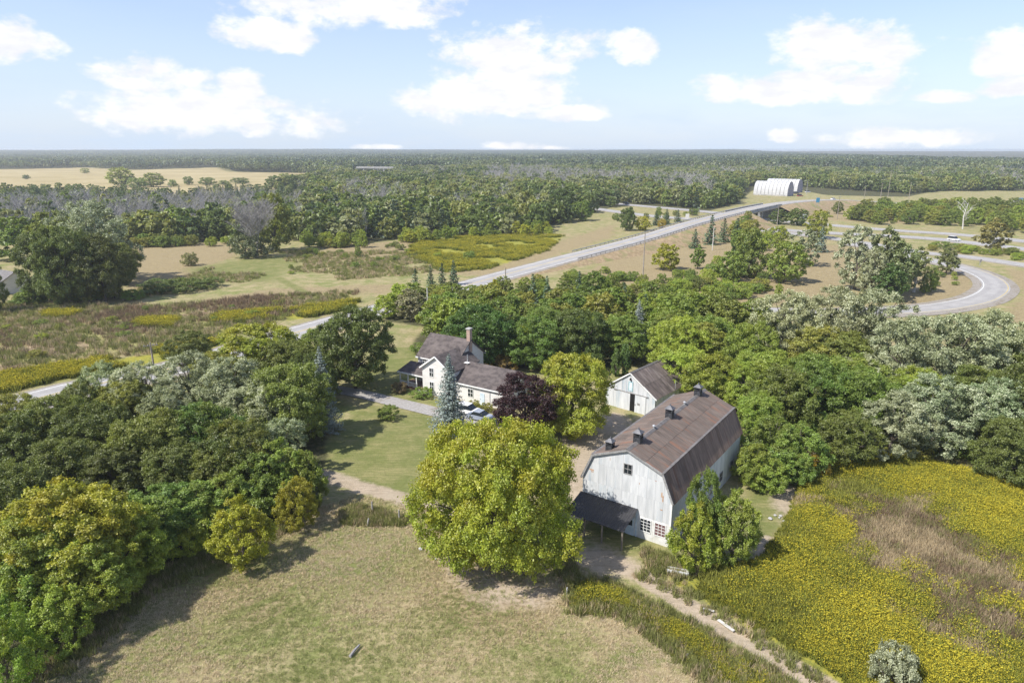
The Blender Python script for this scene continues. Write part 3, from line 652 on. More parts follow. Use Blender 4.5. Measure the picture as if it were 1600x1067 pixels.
M_BRICK = surf('brick', (.33, .23, .18), (.46, .35, .28), 7, .9)
M_DECK = surf('brown_deck', (.19, .11, .075), (.28, .17, .12), 3, .85)
M_GLASS = glass_mat('window_glass'); M_GLASSR = surf('reddish_board', (.13, .07, .07), (.18, .11, .11), 4, .7)

def clip(poly, inside, cut):
    out = []
    for i in range(len(poly)):
        a, b = poly[i-1], poly[i]
        if inside(b):
            if not inside(a): out.append(cut(a, b))
            out.append(b)
        elif inside(a): out.append(cut(a, b))
    return out
def clip_convex(poly, conv):
    n = len(conv)
    for i in range(n):
        (ax, ay), (bx, by) = conv[i], conv[(i+1) % n]
        f = lambda p: (bx-ax)*(p[1]-ay)-(by-ay)*(p[0]-ax)
        def cut(p, q):
            t = f(p)/(f(p)-f(q)); return (p[0]+(q[0]-p[0])*t, p[1]+(q[1]-p[1])*t)
        poly = clip(poly, lambda p: f(p) >= -1e-9, cut)
        if not poly: return poly
    return poly
def area(p): return abs(sum(p[i-1][0]*p[i][1]-p[i][0]*p[i-1][1] for i in range(len(p))))/2
FACE = {'f': 0, 'r': math.pi/2, 'b': math.pi, 'l': -math.pi/2}
def window(parent, pos, w, h, facing='f', nx=2, ny=2, frame=None, glass=None, ft=.07, label=None):
    """frame with bars, panes as its children; local -y is outward"""
    mb = MB(); d0, d1 = -.06, .02
    mb.box(-w/2-ft, -w/2, d0, d1, -ft, h+ft).box(w/2, w/2+ft, d0, d1, -ft, h+ft).box(-w/2, w/2, d0, d1, -ft, 0).box(-w/2, w/2, d0, d1, h, h+ft)
    bt = .022 if nx*ny > 4 else .03
    for i in range(1, nx): mb.box(-w/2+w*i/nx-bt, -w/2+w*i/nx+bt, d0+.012, d1, 0, h)
    for j in range(1, ny):
        for i in range(nx): mb.box(-w/2+w*i/nx+bt, -w/2+w*(i+1)/nx-bt, d0+.012, d1, h*j/ny-bt, h*j/ny+bt)
    o = mb.build('window', frame or M_TRIM, parent, loc=pos, rot=(0, 0, FACE[facing]))
    if label: o['label'] = label
    pm = MB().box(-w/nx/2+bt, w/nx/2-bt, -.028, .0, .02, h/ny-bt).mesh('pane', glass or M_GLASS)
    for i in range(nx):
        for j in range(ny): link('pane', pm, o, (-w/2+w*(i+.5)/nx, 0, h*j/ny))
    return o
def sheet(L, w, ribs=3, rh=.025, th=.02, mat=None, name='roof_panel'):
    prof = [(0, 0)]
    for k in range(ribs):
        c = w*(k+.5)/ribs; prof += [(c-.05, 0), (c-.018, rh), (c+.018, rh), (c+.05, 0)]
    prof += [(w, 0)]; mb = MB(); n = len(prof)
    V = [(0, y, z) for y, z in prof]+[(L, y, z) for y, z in prof]+[(0, 0, -th), (0, w, -th), (L, 0, -th), (L, w, -th)]
    mb.v = V; mb.f = [(i, i+1, n+i+1, n+i) for i in range(n-1)]+[(2*n, 2*n+1, 2*n+3, 2*n+2), tuple(range(n))+(2*n+1, 2*n), tuple(range(n, 2*n))+(2*n+3, 2*n+2), (0, n, 2*n+2, 2*n), (n-1, 2*n-1, 2*n+3, 2*n+1)]
    return mb.mesh(name, mat)

# --- the barn
BARN = thing('barn', 'large white gambrel barn with rusty sheet roof and four roof vents', 'barn', (12.2, 66.0, -.1), math.atan2(-.577, .817))
BL = 22.4; GAM = [(-5.2, -.4), (5.2, -.4), (5.2, 5.3), (4.0, 8.2), (0, 9.8), (-4.0, 8.2), (-5.2, 5.3)]
MB().prism(GAM, 'y', 0, BL).build('wall', M_BARNWALL, BARN)
cw = .95; r_ = random.Random(3)
for row, (z0, z1) in enumerate(((-.4, 2.62), (2.62, 4.9), (4.9, 7.2), (7.2, 9.8))):
    nx = 11; x = -5.2
    for k in range(nx):
        x0 = -5.2+10.4*k/nx; x1 = -5.2+10.4*(k+1)/nx; low = row == 0
        p = clip_convex([(x0+.006, z0+.004), (x1-.006, z0+.004), (x1-.006, z1-.004), (x0+.006, z1-.004)], GAM)
        if len(p) < 3 or area(p) < .03: continue
        y = -.03-r_.random()*.02
        MB().prism(p, 'y', y, -.002).build('siding_panel', M_WHITEWASH if low else M_BARNWALL, BARN)
for k in range(9):   # right flank, lower wall
    y0 = BL*k/9; MB().box(5.202, 5.235+r_.random()*.015, y0+.01, y0+BL/9-.01, -.4, 5.2).build('siding_panel', M_BARNWALL, BARN)
for k in range(9):
    y0 = BL*k/9; MB().box(-5.25, -5.202, y0+.01, y0+BL/9-.01, -.4, 5.2).build('siding_panel', M_BARNWALL, BARN)
# roof sheets
W_ = .757; ncol = 30
u1 = math.atan2(1.6, 4.0); u2 = math.atan2(3.05, 1.33); L1 = math.hypot(1.6, 4.0)
half = L1/2
sh_u1 = sheet(half+.10, W_, mat=M_RUST); sh_u2 = sheet(half+.12, W_, mat=M_RUST); sh_l = sheet(3.5, W_, mat=M_RUSTLIT)
for s in (0, 1):
    for k in range(ncol):
        y = -.25+k*(BL+.5)/ncol
        for me, d0, ang, top, lift in ((sh_u1, 0, u1, (0, 9.8), .06), (sh_u2, half, u1, (0, 9.8), .035), (sh_l, .0, u2, (4.02, 8.22), .04)):
            x = top[0]+d0*math.cos(ang)+lift*math.sin(ang); z = top[1]-d0*math.sin(ang)+lift*math.cos(ang)+r_.random()*.012
            if s == 0: link('roof_panel', me, BARN, (x, y, z), (0, ang, 0))
            else: link('roof_panel', me, BARN, (-x, y+W_, z), (0, ang, math.pi))
MB().prism([(-.28, 9.79), (0, 9.92), (.28, 9.79), (0, 9.97)], 'y', -.3, BL+.3).build('ridge_cap', M_CAP, BARN)
for s in (-1, 1):
    MB().beam((s*4.07, -.28, 8.25), (s*4.07, BL+.28, 8.25), .3, .05).build('hip_flashing', M_CAP, BARN)
for s in (-1, 1):
    MB().beam((0, -.22, 9.74), (s*4.08, -.22, 8.10), .10, .22).beam((s*4.08, -.22, 8.12), (s*5.36, -.22, 5.12), .10, .22).build('rake_board', M_GREYTRIM, BARN)
MB().box(-5.24, -5.04, -.07, -.055, .0, 5.2).build('corner_board', M_TRIM, BARN); MB().box(5.06, 5.25, -.07, -.055, -.3, 5.2).build('corner_board', M_TRIM, BARN)
window(BARN, (.12, -.04, 7.05), .85, 1.05, 'f', 2, 2, M_GREYTRIM, label='small square loft window')
window(BARN, (2.45, -.05, 1.0), 1.15, 1.4, 'f', 3, 4, M_TRIM)
window(BARN, (4.10, -.05, 1.0), 1.15, 1.4, 'f', 3, 4, M_TRIM, M_GLASSR, label='window with reddish boards behind the bars')
window(BARN, (5.25, 19.5, 1.2), .9, 1.1, 'r', 2, 2, M_GREYTRIM)
window(BARN, (5.25, 15.5, 1.2), .9, 1.1, 'r', 2, 2, M_GREYTRIM)
d = MB().box(.15, 1.15, -.10, -.05, -.1, 2.1).build('door', M_PALEBLUE, BARN); MB().box(.40, .95, -.115, -.10, 1.15, 1.8).build('pane', M_GLASS, d); MB().box(.22, .28, -.15, -.10, .95, 1.1).build('handle', M_VENT, d)
MB().box(1.30, 1.48, -.09, -.05, -.2, 3.3).build('corner_board', M_PALEBLUE, BARN)
for x, z, w, h in ((-4.2, 6.2, .55, .16), (-4.1, 6.02, .3, .1), (4.05, 5.5, .14, .55), (4.2, 5.0, .12, .7), (4.1, 4.0, .25, .12), (-2.0, 7.95, .05, .35), (3.3, 7.1, .2, .06), (1.5, 6.2, .06, .2)):
    MB().box(x-w/2, x+w/2, -.056, -.052, z, z+h).build('rust_patch', M_RUSTSTAIN, BARN)
# vents
def vent(x, y, z, s=.88):
    o = MB().box(-.46*s, .46*s, -.46*s, .46*s, -.35, .42*s).build('roof_vent', M_VENT, BARN, loc=(x, y, z))
    for a in range(4):
        sx, sy = (-1, 1)[a % 2], (-1, 1)[a//2]; MB().box(sx*.40*s-.05, sx*.40*s+.05, sy*.40*s-.05, sy*.40*s+.05, .42*s, 1.12*s).build('corner_post', M_VENT, o)
    for k in range(5): MB().box(-.34*s, .34*s, -.34*s, .34*s, (.46+.13*k)*s, (.53+.13*k)*s).build('louvre', M_VENT, o)
    MB().box(-.36*s, .36*s, -.36*s, .36*s, .40*s, .46*s).build('sill', M_VENTCAP, o)
    mb = MB(); q = .60*s; b = 1.12*s; mb.v = [(-q, -q, b), (q, -q, b), (q, q, b), (-q, q, b), (-.10*s, -.10*s, b+.42*s), (.10*s, -.10*s, b+.42*s), (.10*s, .10*s, b+.42*s), (-.10*s, .10*s, b+.42*s)]
    mb.f = [(0, 1, 2, 3), (4, 5, 6, 7), (0, 1, 5, 4), (1, 2, 6, 5), (2, 3, 7, 6), (3, 0, 4, 7)]; mb.build('vent_cap', M_VENTCAP, o)
    MB().lathe([(.09*s, b+.40*s), (.11*s, b+.50*s), (.05*s, b+.62*s), (.01, b+.68*s)], 8).build('finial', M_VENTCAP, o)
vent(0, 2.4, 9.9); vent(0, 11.0, 9.9); vent(0, 20.2, 9.9); vent(-2.55, .9, 8.85, .8)
for y in (6.5, 15.6): MB().tube([(0, y, 9.85), (0, y, 10.25)], [.12, .10], 8).lathe([(.02, .0), (.2, .02), (.05, .14)], 8, (0, y, 10.22)).build('vent_pipe', M_GALV, BARN)
# lean-to awning
aw = sheet(3.65, .78, mat=M_DARKMETAL, name='awning_sheet'); aang = math.atan2(1.05, 3.5)
for k in range(9): link('awning_sheet', aw, BARN, (-5.45+.775*k, -.06, 3.32+.006*(k % 2)), (0, aang, -math.pi/2))
for k, x in enumerate((-5.2, -3.1, -1.0, 1.35)):
    MB().beam((x, -3.3, -.3), (x, -3.3, 2.16), .15).build('post', M_WOODP, BARN)
MB().beam((-5.4, -3.38, 2.24), (1.5, -3.38, 2.24), .08, .16).build('beam', M_WOODP, BARN)
for x in (-5.2, -3.1, -1.0, 1.35): MB().beam((x, -.06, 3.17), (x, -3.4, 2.19), .07, .12).build('rafter', M_WOODP, BARN)

# --- the small shed behind
SH = thing('shed', 'small white gabled shed with half open sliding door and patched brown roof', 'shed', (18.7, 101.8, -.1), math.atan2(-.66, .75))
hw = 4.5; GS = [(-hw, -.4), (hw, -.4), (hw, 3.3), (0, 6.4), (-hw, 3.3)]
MB().prism(GS, 'y', 0, 13).build('wall', M_BARNWALL, SH)
for k in range(18):
    x0 = -hw+k*.5; p = clip_convex([(x0+.008, -.4), (x0+.492, -.4), (x0+.492, 6.4), (x0+.008, 6.4)], GS)
    MB().prism(p, 'y', -.025-.015*(k % 3), -.002).build('siding_board', M_BARNWALL, SH)
su = math.atan2(3.1, 4.5); SL = math.hypot(3.1, 4.5)+.35
ms = sheet(SL/2+.06, .83, 2, mat=M_SHEDROOF)
for s in (0, 1):
    for k in range(16):
        for j in (0, 1):
            d0 = j*SL/2; x = d0*math.cos(su)+.05*math.sin(su); z = 6.42-d0*math.sin(su)+(.075-.03*j)*math.cos(su); y = -.3+k*.85
            if s == 0: link('roof_panel', ms, SH, (x, y, z), (0, su, 0))
            else: link('roof_panel', ms, SH, (-x, y+.83, z), (0, su, math.pi))
MB().prism([(-.25, 6.40), (0, 6.54), (.25, 6.40), (0, 6.60)], 'y', -.3, 13.3).build('ridge_cap', M_CAP, SH)
for s in (-1, 1): MB().beam((0, -.25, 6.36), (s*4.85, -.25, 3.02), .08, .2).build('rake_board', M_TRIM, SH)
MB().box(-3.0, 3.3, -.16, -.06, 3.02, 3.16).build('door_track', M_GREYTRIM, SH)
MB().box(.10, .98, -.075, -.06, -.1, 2.98).build('doorway_shade_sheet', M_DARK, SH)  # dark sheet over the solid wall paints the shade of an open doorway
dd = MB().box(.98, 2.9, -.14, -.065, -.05, 3.0).build('sliding_door', M_BARNWALL, SH)
MB().box(1.4, 1.95, -.15, -.14, 1.4, 1.75).build('notice_board', M_GREYTRIM, dd); MB().box(1.06, 1.12, -.19, -.14, 1.2, 1.5).build('handle', M_VENT, dd)
MB().box(-2.2, .08, -.13, -.065, -.05, 3.0).build('sliding_door', M_BARNWALL, SH)
dl = MB().box(-.34, .50, -.10, -.06, 3.35, 4.95).build('loft_door', M_TEAL, SH); MB().box(-.18, .36, -.115, -.10, 3.42, 4.82).build('door_panel', M_PALEBLUE, dl)
MB().lathe([(.04, .35), (.14, .2), (.16, 0), (.05, -.04)], 8, (.05, -.22, 5.25)).beam((.05, -.06, 5.55), (.05, -.24, 5.55), .05).build('lamp', M_DARK, SH)
MB().tube([(4.65, 6.0, 3.0), (4.65, 6.0, 4.6)], [.05, .05], 6).build('vent_pipe', M_GALV, SH)

# --- the farmhouse
FH = thing('farmhouse', 'white two storey farmhouse with grey shingle roofs, porch and long rear wing', 'house', (-15.2, 110.1, -.1), math.atan2(-.54, .84))
def gable_x(x0, x1, y0, y1, ze, zr, wallname='wall', ov=.35, ovx=.3, th=.16, mat=M_SHINGLE):
    ym = (y0+y1)/2; MB().prism([(y0, -.4), (y1, -.4), (y1, ze), (ym, zr), (y0, ze)], 'x', x0, x1).build(wallname, M_HOUSEWALL, FH)
    sl = (zr-ze)/(ym-y0)
    for s, ya in ((1, y0), (-1, y1)):
        e = ya-s*ov; ez = ze-ov*sl
        MB().prism([(e, ez+.03), (ym, zr+.03), (ym, zr+.03+th), (e, ez+.03+th)], 'x', x0-ovx, x1+ovx).build('roof', mat, FH)
        MB().box(x0-ovx, x1+ovx, min(e, e-s*.03), max(e, e-s*.03), ez-.06, ez+.17).build('fascia', M_TRIM, FH)
def gable_y(x0, x1, y0, y1, ze, zr, ov=.35, th=.16):
    xm = (x0+x1)/2; MB().prism([(x0, -.4), (x1, -.4), (x1, ze), (xm, zr), (x0, ze)], 'y', y0, y1).build('wall', M_HOUSEWALL, FH)
    sl = (zr-ze)/(xm-x0)
    for s, xa in ((1, x0), (-1, x1)):
        e = xa-s*ov; ez = ze-ov*sl
        MB().prism([(e, ez+.035), (xm, zr+.035), (xm, zr+.035+th), (e, ez+.035+th)], 'y', y0-.35, y1).build('roof', M_SHINGLE, FH)
        MB().beam((xm, y0-.36, zr+.06), (e, y0-.36, ez+.06), .05, .24).build('rake_board', M_TRIM, FH)
gable_x(-4.3, 4.2, 4.0, 12.0, 5.0, 8.1)
gable_y(0.0, 6.0, 0.0, 7.9, 4.8, 6.95)
gable_x(6.03, 16.2, .9, 9.1, 3.05, 5.25)
ch = MB().box(3.75, 4.45, 7.65, 8.35, 6.0, 10.1).build('chimney', M_BRICK, FH); MB().box(3.65, 4.55, 7.55, 8.45, 10.1, 10.3).build('chimney_cap', M_CONC, ch)
MB().tube([(6.0, 4.8, 5.2), (6.0, 4.8, 6.6)], [.09, .09], 8).build('stove_pipe', M_GALV, FH)
MB().box(5.7, 6.6, 4.1, 4.9, 5.27, 5.33).build('flashing', M_TRIM, FH)
for z in (.9, 3.35): window(FH, (2.0, -.02, z), .8, 1.45, 'f', 2, 2)
window(FH, (-2.8, 3.98, 3.75), .7, .9, 'f', 2, 2)
window(FH, (-1.6, 3.98, 1.0), .9, 1.4, 'f', 2, 2)
window(FH, (-4.32, 8, 3.5), .9, 1.4, 'l', 2, 2); window(FH, (6.02, 2.4, 3.3), .01+.6, .7, 'r', 1, 1)
window(FH, (9.4, .88, .95), 1.0, 1.3, 'f', 2, 2); window(FH, (9.4, .88, 2.45), .8, .32, 'f', 2, 1); window(FH, (7.6, .88, 2.45), .6, .32, 'f', 2, 1)
gd = MB().box(13.4, 15.9, .84, .89, -.1, 2.35).build('garage_door', M_TRIM, FH)
for j in range(4):
    MB().box(13.5, 15.8, .81, .84, .0+.58*j, .52+.58*j).build('door_panel', M_HOUSEWALL, gd)
MB().box(13.25, 13.4, .80, .89, -.1, 2.5).box(15.9, 16.05, .80, .89, -.1, 2.5).box(13.4, 15.9, .80, .89, 2.35, 2.5).build('door_frame', M_GREYTRIM, FH)
d = MB().box(11.3, 12.2, .84, .89, -.1, 2.0).build('door', M_PALEBLUE, FH); MB().box(11.4, 11.46, .80, .84, .9, 1.0).build('handle', M_VENT, d)
# porch
MB().prism([(.3, 2.72), (4.0, 3.62), (4.0, 3.76), (.3, 2.86)], 'x', -6.0, -.03).build('porch_roof', M_SHINGLE, FH)
MB().box(-6.0, -.03, .26, .30, 2.62, 2.86).build('fascia', M_TRIM, FH)
MB().box(-5.8, -.03, .5, 4.0, -.2, .35).build('porch_deck', M_DECK, FH)
for x in (-5.6, -3.8, -1.9, -.2): MB().box(x-.08, x+.08, .52, .68, .35, 2.66).build('porch_post', M_TRIM, FH)
for x0, x1 in ((-5.5, -3.9), (-3.7, -2.0)):
    mb = MB().box(x0, x1, .56, .64, 1.1, 1.18).box(x0, x1, .57, .63, .45, .51); k = x0+.1
    while k < x1: mb.box(k, k+.04, .58, .62, .51, 1.1); k += .18
    mb.build('porch_railing', M_TRIM, FH)
MB().box(-1.6, -.5, -.1, .5, -.2, .12).box(-1.6, -.5, .2, .5, .12, .26).build('porch_step', M_CONC, FH)
dp = MB().box(-.9, -.2, 3.93, 3.985, .35, 2.4).build('door', M_GREYTRIM, FH); MB().box(-.8, -.74, 3.88, 3.93, 1.3, 1.4).build('handle', M_VENT, dp)

# --- things in the distance
def small_house(name, label, px, base, wpx, hpx, rz, wallm, roofm, ratio=.75, storeys=1):
    x, y = G(px, base); w = wpx*depth(x, y)/F; h = hpx*depth(x, y)/F; o = thing(name, label, 'house', (x, y, -.1), rz); dp_ = w*ratio; ze = h*.58
    MB().prism([(-dp_/2, -.3), (dp_/2, -.3), (dp_/2, ze), (0, h), (-dp_/2, ze)], 'x', -w/2, w/2).build('wall', wallm, o)
    for s in (-1, 1):
        MB().prism([(s*(dp_/2+.4), ze-.25), (0, h+.02), (0, h+.2), (s*(dp_/2+.4), ze-.05)], 'x', -w/2-.4, w/2+.4).build('roof', roofm, o)
    for k in (-.3, .05, .34): window(o, (k*w, -dp_/2-.01, ze*.3), w*.1, ze*.4, 'f', 1, 2)
    return o
nh = small_house('bungalow', 'small grey roofed neighbour house half hidden by dark trees at the left edge', 12, 454, 62, 32, -.5, M_HOUSEWALL, M_CAP)
for k in (-.4, -.15, .1): MB().box(k*9, k*9+.15, -5.9, -5.75, -.2, 2.4).build('porch_post', M_TRIM, nh)
MB().prism([(-6.2, 2.3), (-3.8, 3.1), (-3.8, 3.22), (-6.2, 2.42)], 'x', -4.5, 2.5).build('porch_roof', M_CAP, nh)
M_TENT = surf('white_fabric', (.44, .44, .44), (.50, .50, .50), .5, .6); M_TENTEND = surf('pale_lilac_fabric', (.27, .26, .33), (.33, .32, .38), .5, .7)
def hangar(label, px, base, w, Ln, h, rz):
    x, y = G(px, base); o = thing('fabric_hangar', label, 'hangar', (x, y, -.1), rz, None); prof = []
    for k in range(17):
        t = math.pi*k/16; c, s = math.cos(t), math.sin(t); prof.append((-w/2*math.copysign(abs(c)**.8, c), h*abs(s)**.85))
    n = 9
    for j in range(n):
        V = [(Ln*j/n, a, b) for a, b in prof]+[(Ln*(j+1)/n-.3, a, b) for a, b in prof]; m = MB(); m.v = V; m.f = [(i, i+1, 17+i+1, 17+i) for i in range(16)]; m.build('roof_panel', M_TENT, o)
    for xx in (.25, Ln-.3): MB().prism([(a*.985, b*.985) for a, b in prof], 'x', xx, xx+.1).build('end_wall', M_TENTEND, o)
    MB().box(Ln-.19, Ln-.1, -w*.2, w*.2, 0, h*.55).build('door', M_TENTEND, o)
    MB().box(.1, Ln-.1, -w/2-.25, -w/2+.3, -.2, 1.2).build('footing', M_CONC, o)
hangar('nearer white arched fabric hangar beyond the overpass', 1182, 304, 15, 31, 12.5, -.72)
hangar('second white arched fabric hangar behind the nearer one', 1200, 299, 15, 31, 12.5, -.72)
bb = small_house('warehouse', 'low white building with blue roof at the right edge', 1602, 330, 40, 20, .1, M_TENT, surf('blue_roof', (.06, .14, .24), (.09, .18, .29), 1, .6))
# far second overpass
fx, fy = G(586, 271); fo = thing('far_bridge', 'distant pale concrete road bridge in the forest left of centre', 'bridge', (fx, fy, 0), -.35)
MB().box(-34, 34, -5, 5, 8.2, 9.6).build('deck', M_CONC, fo); MB().box(-34, 34, -5.2, -4.85, 9.6, 11.0).build('parapet', M_CONC, fo); MB().box(-34, 34, 4.85, 5.2, 9.6, 11.0).build('parapet', M_CONC, fo)
for k in (-20, 0, 20): MB().box(k-.8, k+.8, -4, 4, -.2, 8.2).build('pier', M_CONC, fo)

# --- vehicles
M_TYRE = surf('tyre_rubber', (.012, .012, .012), (.02, .02, .02), 4, .9); M_RIM = surf('wheel_rim', (.35, .35, .36), (.5, .5, .5), 4, .4, metal=.6)
def car_paint(name, c):
    m, t, out = new_mat(name); b = t.node('ShaderNodeBsdfPrincipled'); b.inputs['Base Color'].default_value = (*c, 1); b.inputs['Roughness'].default_value = .28; b.inputs['Coat Weight'].default_value = .5; t.lk(b.outputs[0], out.inputs[0]); return m
def car(name, label, cat, loc, rz, paint, L=4.5, Wd=1.8, H=1.5, kind='sedan'):
    o = thing(name, label, cat, loc, rz)
    b = [(-L/2, .35), (-L/2+.05, .75), (-L/2+.15, .92), (-L*.18, .98), (L*.5-1.0, .96), (L/2-.1, .78), (L/2, .55), (L/2-.03, .32)]
    MB().prism(b, 'y', -Wd/2, Wd/2).build('body', paint, o)
    x0, x1 = (-L/2+.12, L*.5-1.35) if kind != 'sedan' else (-L/2+.65, L*.5-1.35); i0 = .25 if kind != 'sedan' else .6
    mb = MB(); q = Wd/2-.06; p = Wd/2-.22; z0, z1 = .95, H-.05
    mb.v = [(x0, -q, z0), (x1, -q, z0), (x1, q, z0), (x0, q, z0), (x0+i0, -p, z1), (x1-.75, -p, z1), (x1-.75, p, z1), (x0+i0, p, z1)]
    mb.f = [(0, 3, 2, 1), (4, 5, 6, 7), (0, 1, 5, 4), (1, 2, 6, 5), (2, 3, 7, 6), (3, 0, 4, 7)]; mb.build('windows', M_GLASS, o)
    MB().box(x0+i0-.04, x1-.70, -p-.03, p+.03, z1+.002, z1+.06).build('roof', paint, o)
    for sx in (-1, 1):
        for sy in (-1, 1):
            w = MB(); n = 14; a = [(math.cos(6.283*k/n)*.33, math.sin(6.283*k/n)*.33) for k in range(n)]; w.prism(a, 'y', -.11, .11)
            ww = w.build('wheel', M_TYRE, o, loc=(sx*L*.3, sy*(Wd/2-.08), .33)); MB().prism([(c*.62, s_*.62) for c, s_ in a], 'y', sy*.11, sy*.125).build('rim', M_RIM, ww)
    for sy in (-1, 1):
        MB().box(L/2-.14, L/2-.04, sy*.62-.16, sy*.62+.16, .62, .74).build('headlight', M_TRIM, o); MB().box(-L/2-.02, -L/2+.1, sy*.68-.12, sy*.68+.12, .68, .85).build('tail_light', car_red, o)
    return o
car_red = car_paint('red_lens', (.35, .01, .01)); WHITEP = car_paint('white_car_paint', (.75, .75, .75)); BLACKP = car_paint('black_car_paint', (.015, .015, .017)); SILVERP = car_paint('silver_blue_car_paint', (.30, .34, .42)); REDP = car_paint('red_car_paint', (.3, .03, .03))
dirn = math.atan2(-.52, .85)
x, y = G(752, 656); car('parked_car', 'silver blue car parked in the shade by the rear wing of the farmhouse', 'car', (x, y, -.05), dirn, SILVERP)
x, y = G(738, 650); car('parked_car', 'pale car parked nearer the blue spruce at the farmhouse', 'car', (x-.5, y+1.0, -.05), dirn, WHITEP, kind='suv', H=1.65)
def on_road(C, px): # nearest centre-line sample to an image column
    u = [800+F*c[0]/depth(c[0], c[1], c[2]) for c in C]; i = int(np.argmin(np.abs(np.array(u)-px))); d = C[min(i+1, len(C)-1)]-C[max(i-1, 0)]; return C[i], math.atan2(d[1], d[0])
c, a = on_road(HWB, 1487); car('suv', 'white van driving on the near highway carriageway', 'van', (c[0], c[1], .12), a, WHITEP, 5.2, 2.0, 2.0, 'suv')
c, a = on_road(HWA, 981); car('pickup', 'black car on the far carriageway left of the overpass', 'car', (c[0], c[1], .12), a, BLACKP, 5.4, 2.0, 1.8, 'suv')
c, a = on_road(COUNTRY, 1301); car('road_car', 'white car on the country road past the overpass', 'car', (c[0], c[1], c[2]+.1), a, WHITEP)
for px, py, p, lab in ((1244, 303, BLACKP, 'black car parked beside the hangars'), (1250, 307, REDP, 'red car parked in front of the hangars'), (1262, 301, WHITEP, 'white truck parked right of the hangars')):
    x, y = G(px, py); car('parked_car', lab, 'car', (x, y, -.05), .3, p, 5.5, 2.2, 2.2, 'suv')

# --- poles, signs
def pole(label, px, base, top, cross=True, lean=0.0, mat=None):
    x, y = G(px, base); z0 = emb(x, y) if x > 40 else 0
    if z0 > .3: x, y = G(px, base, z0)
    h = CAM_H-y*math.tan(PITCH+math.atan((top-533.5)/F))-z0
    o = thing('utility_pole', label, 'utility pole', (x, y, z0-.1), .5); MB().tube([(0, 0, -.3), (lean*.5, 0, h*.5), (lean, 0, h)], [.2, .17, .12], 8).build('shaft', mat or M_POLE, o)
    if cross:
        MB().beam((-1.2+lean, -.14, h-.6), (1.2+lean, -.14, h-.6), .11, .14).build('crossarm', M_POLE, o)
        for k in (-1.05, -.45, .45, 1.05): MB().lathe([(.03, 0), (.07, .05), (.07, .15), (.03, .2)], 6, (k+lean, -.14, h-.53)).build('insulator', M_GALV, o)
    return o
pole('wooden pole standing on the dry bank beside the road', 1004, 442, 363, False)
pole('pale wooden pole near the four dark spruces', 1113, 391, 354, False, mat=M_WHITEBARK)
pole('utility pole with crossarm in front of the bridge underside', 1213, 362, 321)
pole('white pole rising from the roadside wood', 669, 500, 449, False, mat=M_WHITEBARK)
pole('dark pole at the near edge of the country road', 790, 462, 418, False)
pole('thin pole by the pale poplars along the road', 242, 585, 534, True)
pole('pole beside the small round tree past the overpass', 1308, 342, 306)
for px, b, tp_ in ((1386, 316, 266), (1375, 315, 286), (1350, 312, 290), (1419, 318, 285)): pole({1386: 'tallest pole along the far road', 1375: 'short pole left of the tallest along the far road', 1350: 'pole with a box by the far junction', 1419: 'rightmost pole along the far road'}[px], px, b, tp_, True)
pole('lamp post beside the hangars', 1260, 304, 283, True, mat=M_GALV)
def sign(name, label, px, base, top, wpx, panel, posts=2, hfrac=.5, rz=.15):
    x, y = G(px, base); z0 = emb(x, y); 
    if z0 > .3: x, y = G(px, base, z0)
    h = max(1.5, CAM_H-y*math.tan(PITCH+math.atan((top-533.5)/F))-z0); w = wpx*depth(x, y)/F; o = thing(name, label, 'sign', (x, y, z0-.1), rz)
    MB().box(-w/2, w/2, -.06, 0, h*(1-hfrac), h).build('panel', panel, o)
    for k in ((-.35, .35) if posts == 2 else (0,)): MB().box(k*w-.07, k*w+.07, .0, .12, -.3, h*.97).build('post', M_GALV, o)
    return o
sign('road_sign', 'square white sign on two posts seen from behind beside the climbing road', 1073, 352, 334, 6, M_TRIM, 2, .45)
sg = sign('welcome_sign', 'white curved board sign with grey emblem by the highway exit', 1254, 349, 334, 14, M_TRIM, 2, .55)
MB().lathe([(.1, 0), (.9, .02), (.9, .06), (.1, .08)], 16).build('emblem', surf('grey_emblem', (.3, .32, .4), (.4, .42, .5), 3, .7), sg, loc=(0, -.1, 3.4), rot=(math.pi/2, 0, 0))
sign('guide_sign', 'small blue sign above the road past the overpass', 1277, 322, 309, 6, surf('blue_sign', (.05, .25, .4), (.08, .3, .45), 2, .5), 2, .55)
sign('marker_sign', 'small dark marker sign in the gore of the exit ramp', 1531, 414, 405, 3.5, M_GREYTRIM, 1, .5)

# --- odds and ends round the farmyard
x, y = G(1059, 895); o = thing('trough', 'white weathered board trough lying in the grass by the barn sapling', 'trough', (x, y, -.05), -.32)
MB().box(-1.05, 1.05, -.3, -.24, 0, .45).build('side_board', M_WHITEWASH, o); MB().box(-1.05, 1.05, .24, .3, 0, .45).build('side_board', M_WHITEWASH, o); MB().box(-1.05, -1.0, -.24, .24, 0, .45).box(1.0, 1.05, -.24, .24, 0, .45).build('end_board', M_GREYTRIM, o); MB().box(-1.0, 1.0, -.24, .24, .05, .3).build('bottom', M_WHITEWASH, o)
def plank(label, p, q, w=.2, t_=.07, mat=None, name='plank'):
    a, b = G(*p), G(*q); o = thing(name, label, 'plank' if name == 'plank' else 'log', (*a, -.02)); 
    (MB().beam((0, 0, .05), (b[0]-a[0], b[1]-a[1], .06), w, t_) if name == 'plank' else MB().tube([(0, 0, .08), ((b[0]-a[0])*.5, (b[1]-a[1])*.5+.08, .12), (b[0]-a[0], b[1]-a[1], .1)], [.13, .11, .08], 7)).build('board' if name == 'plank' else 'stem', mat or M_WHITEBARK, o)
plank('pale plank lying on the track, upper one', (1098, 950), (1116, 955)); plank('longer pale plank lying on the track, lower one', (1122, 968), (1147, 986), .28)
plank('grey log lying in the meadow near the bottom of the photo', (547, 1026), (562, 1008), name='log', mat=M_GREYWOOD)
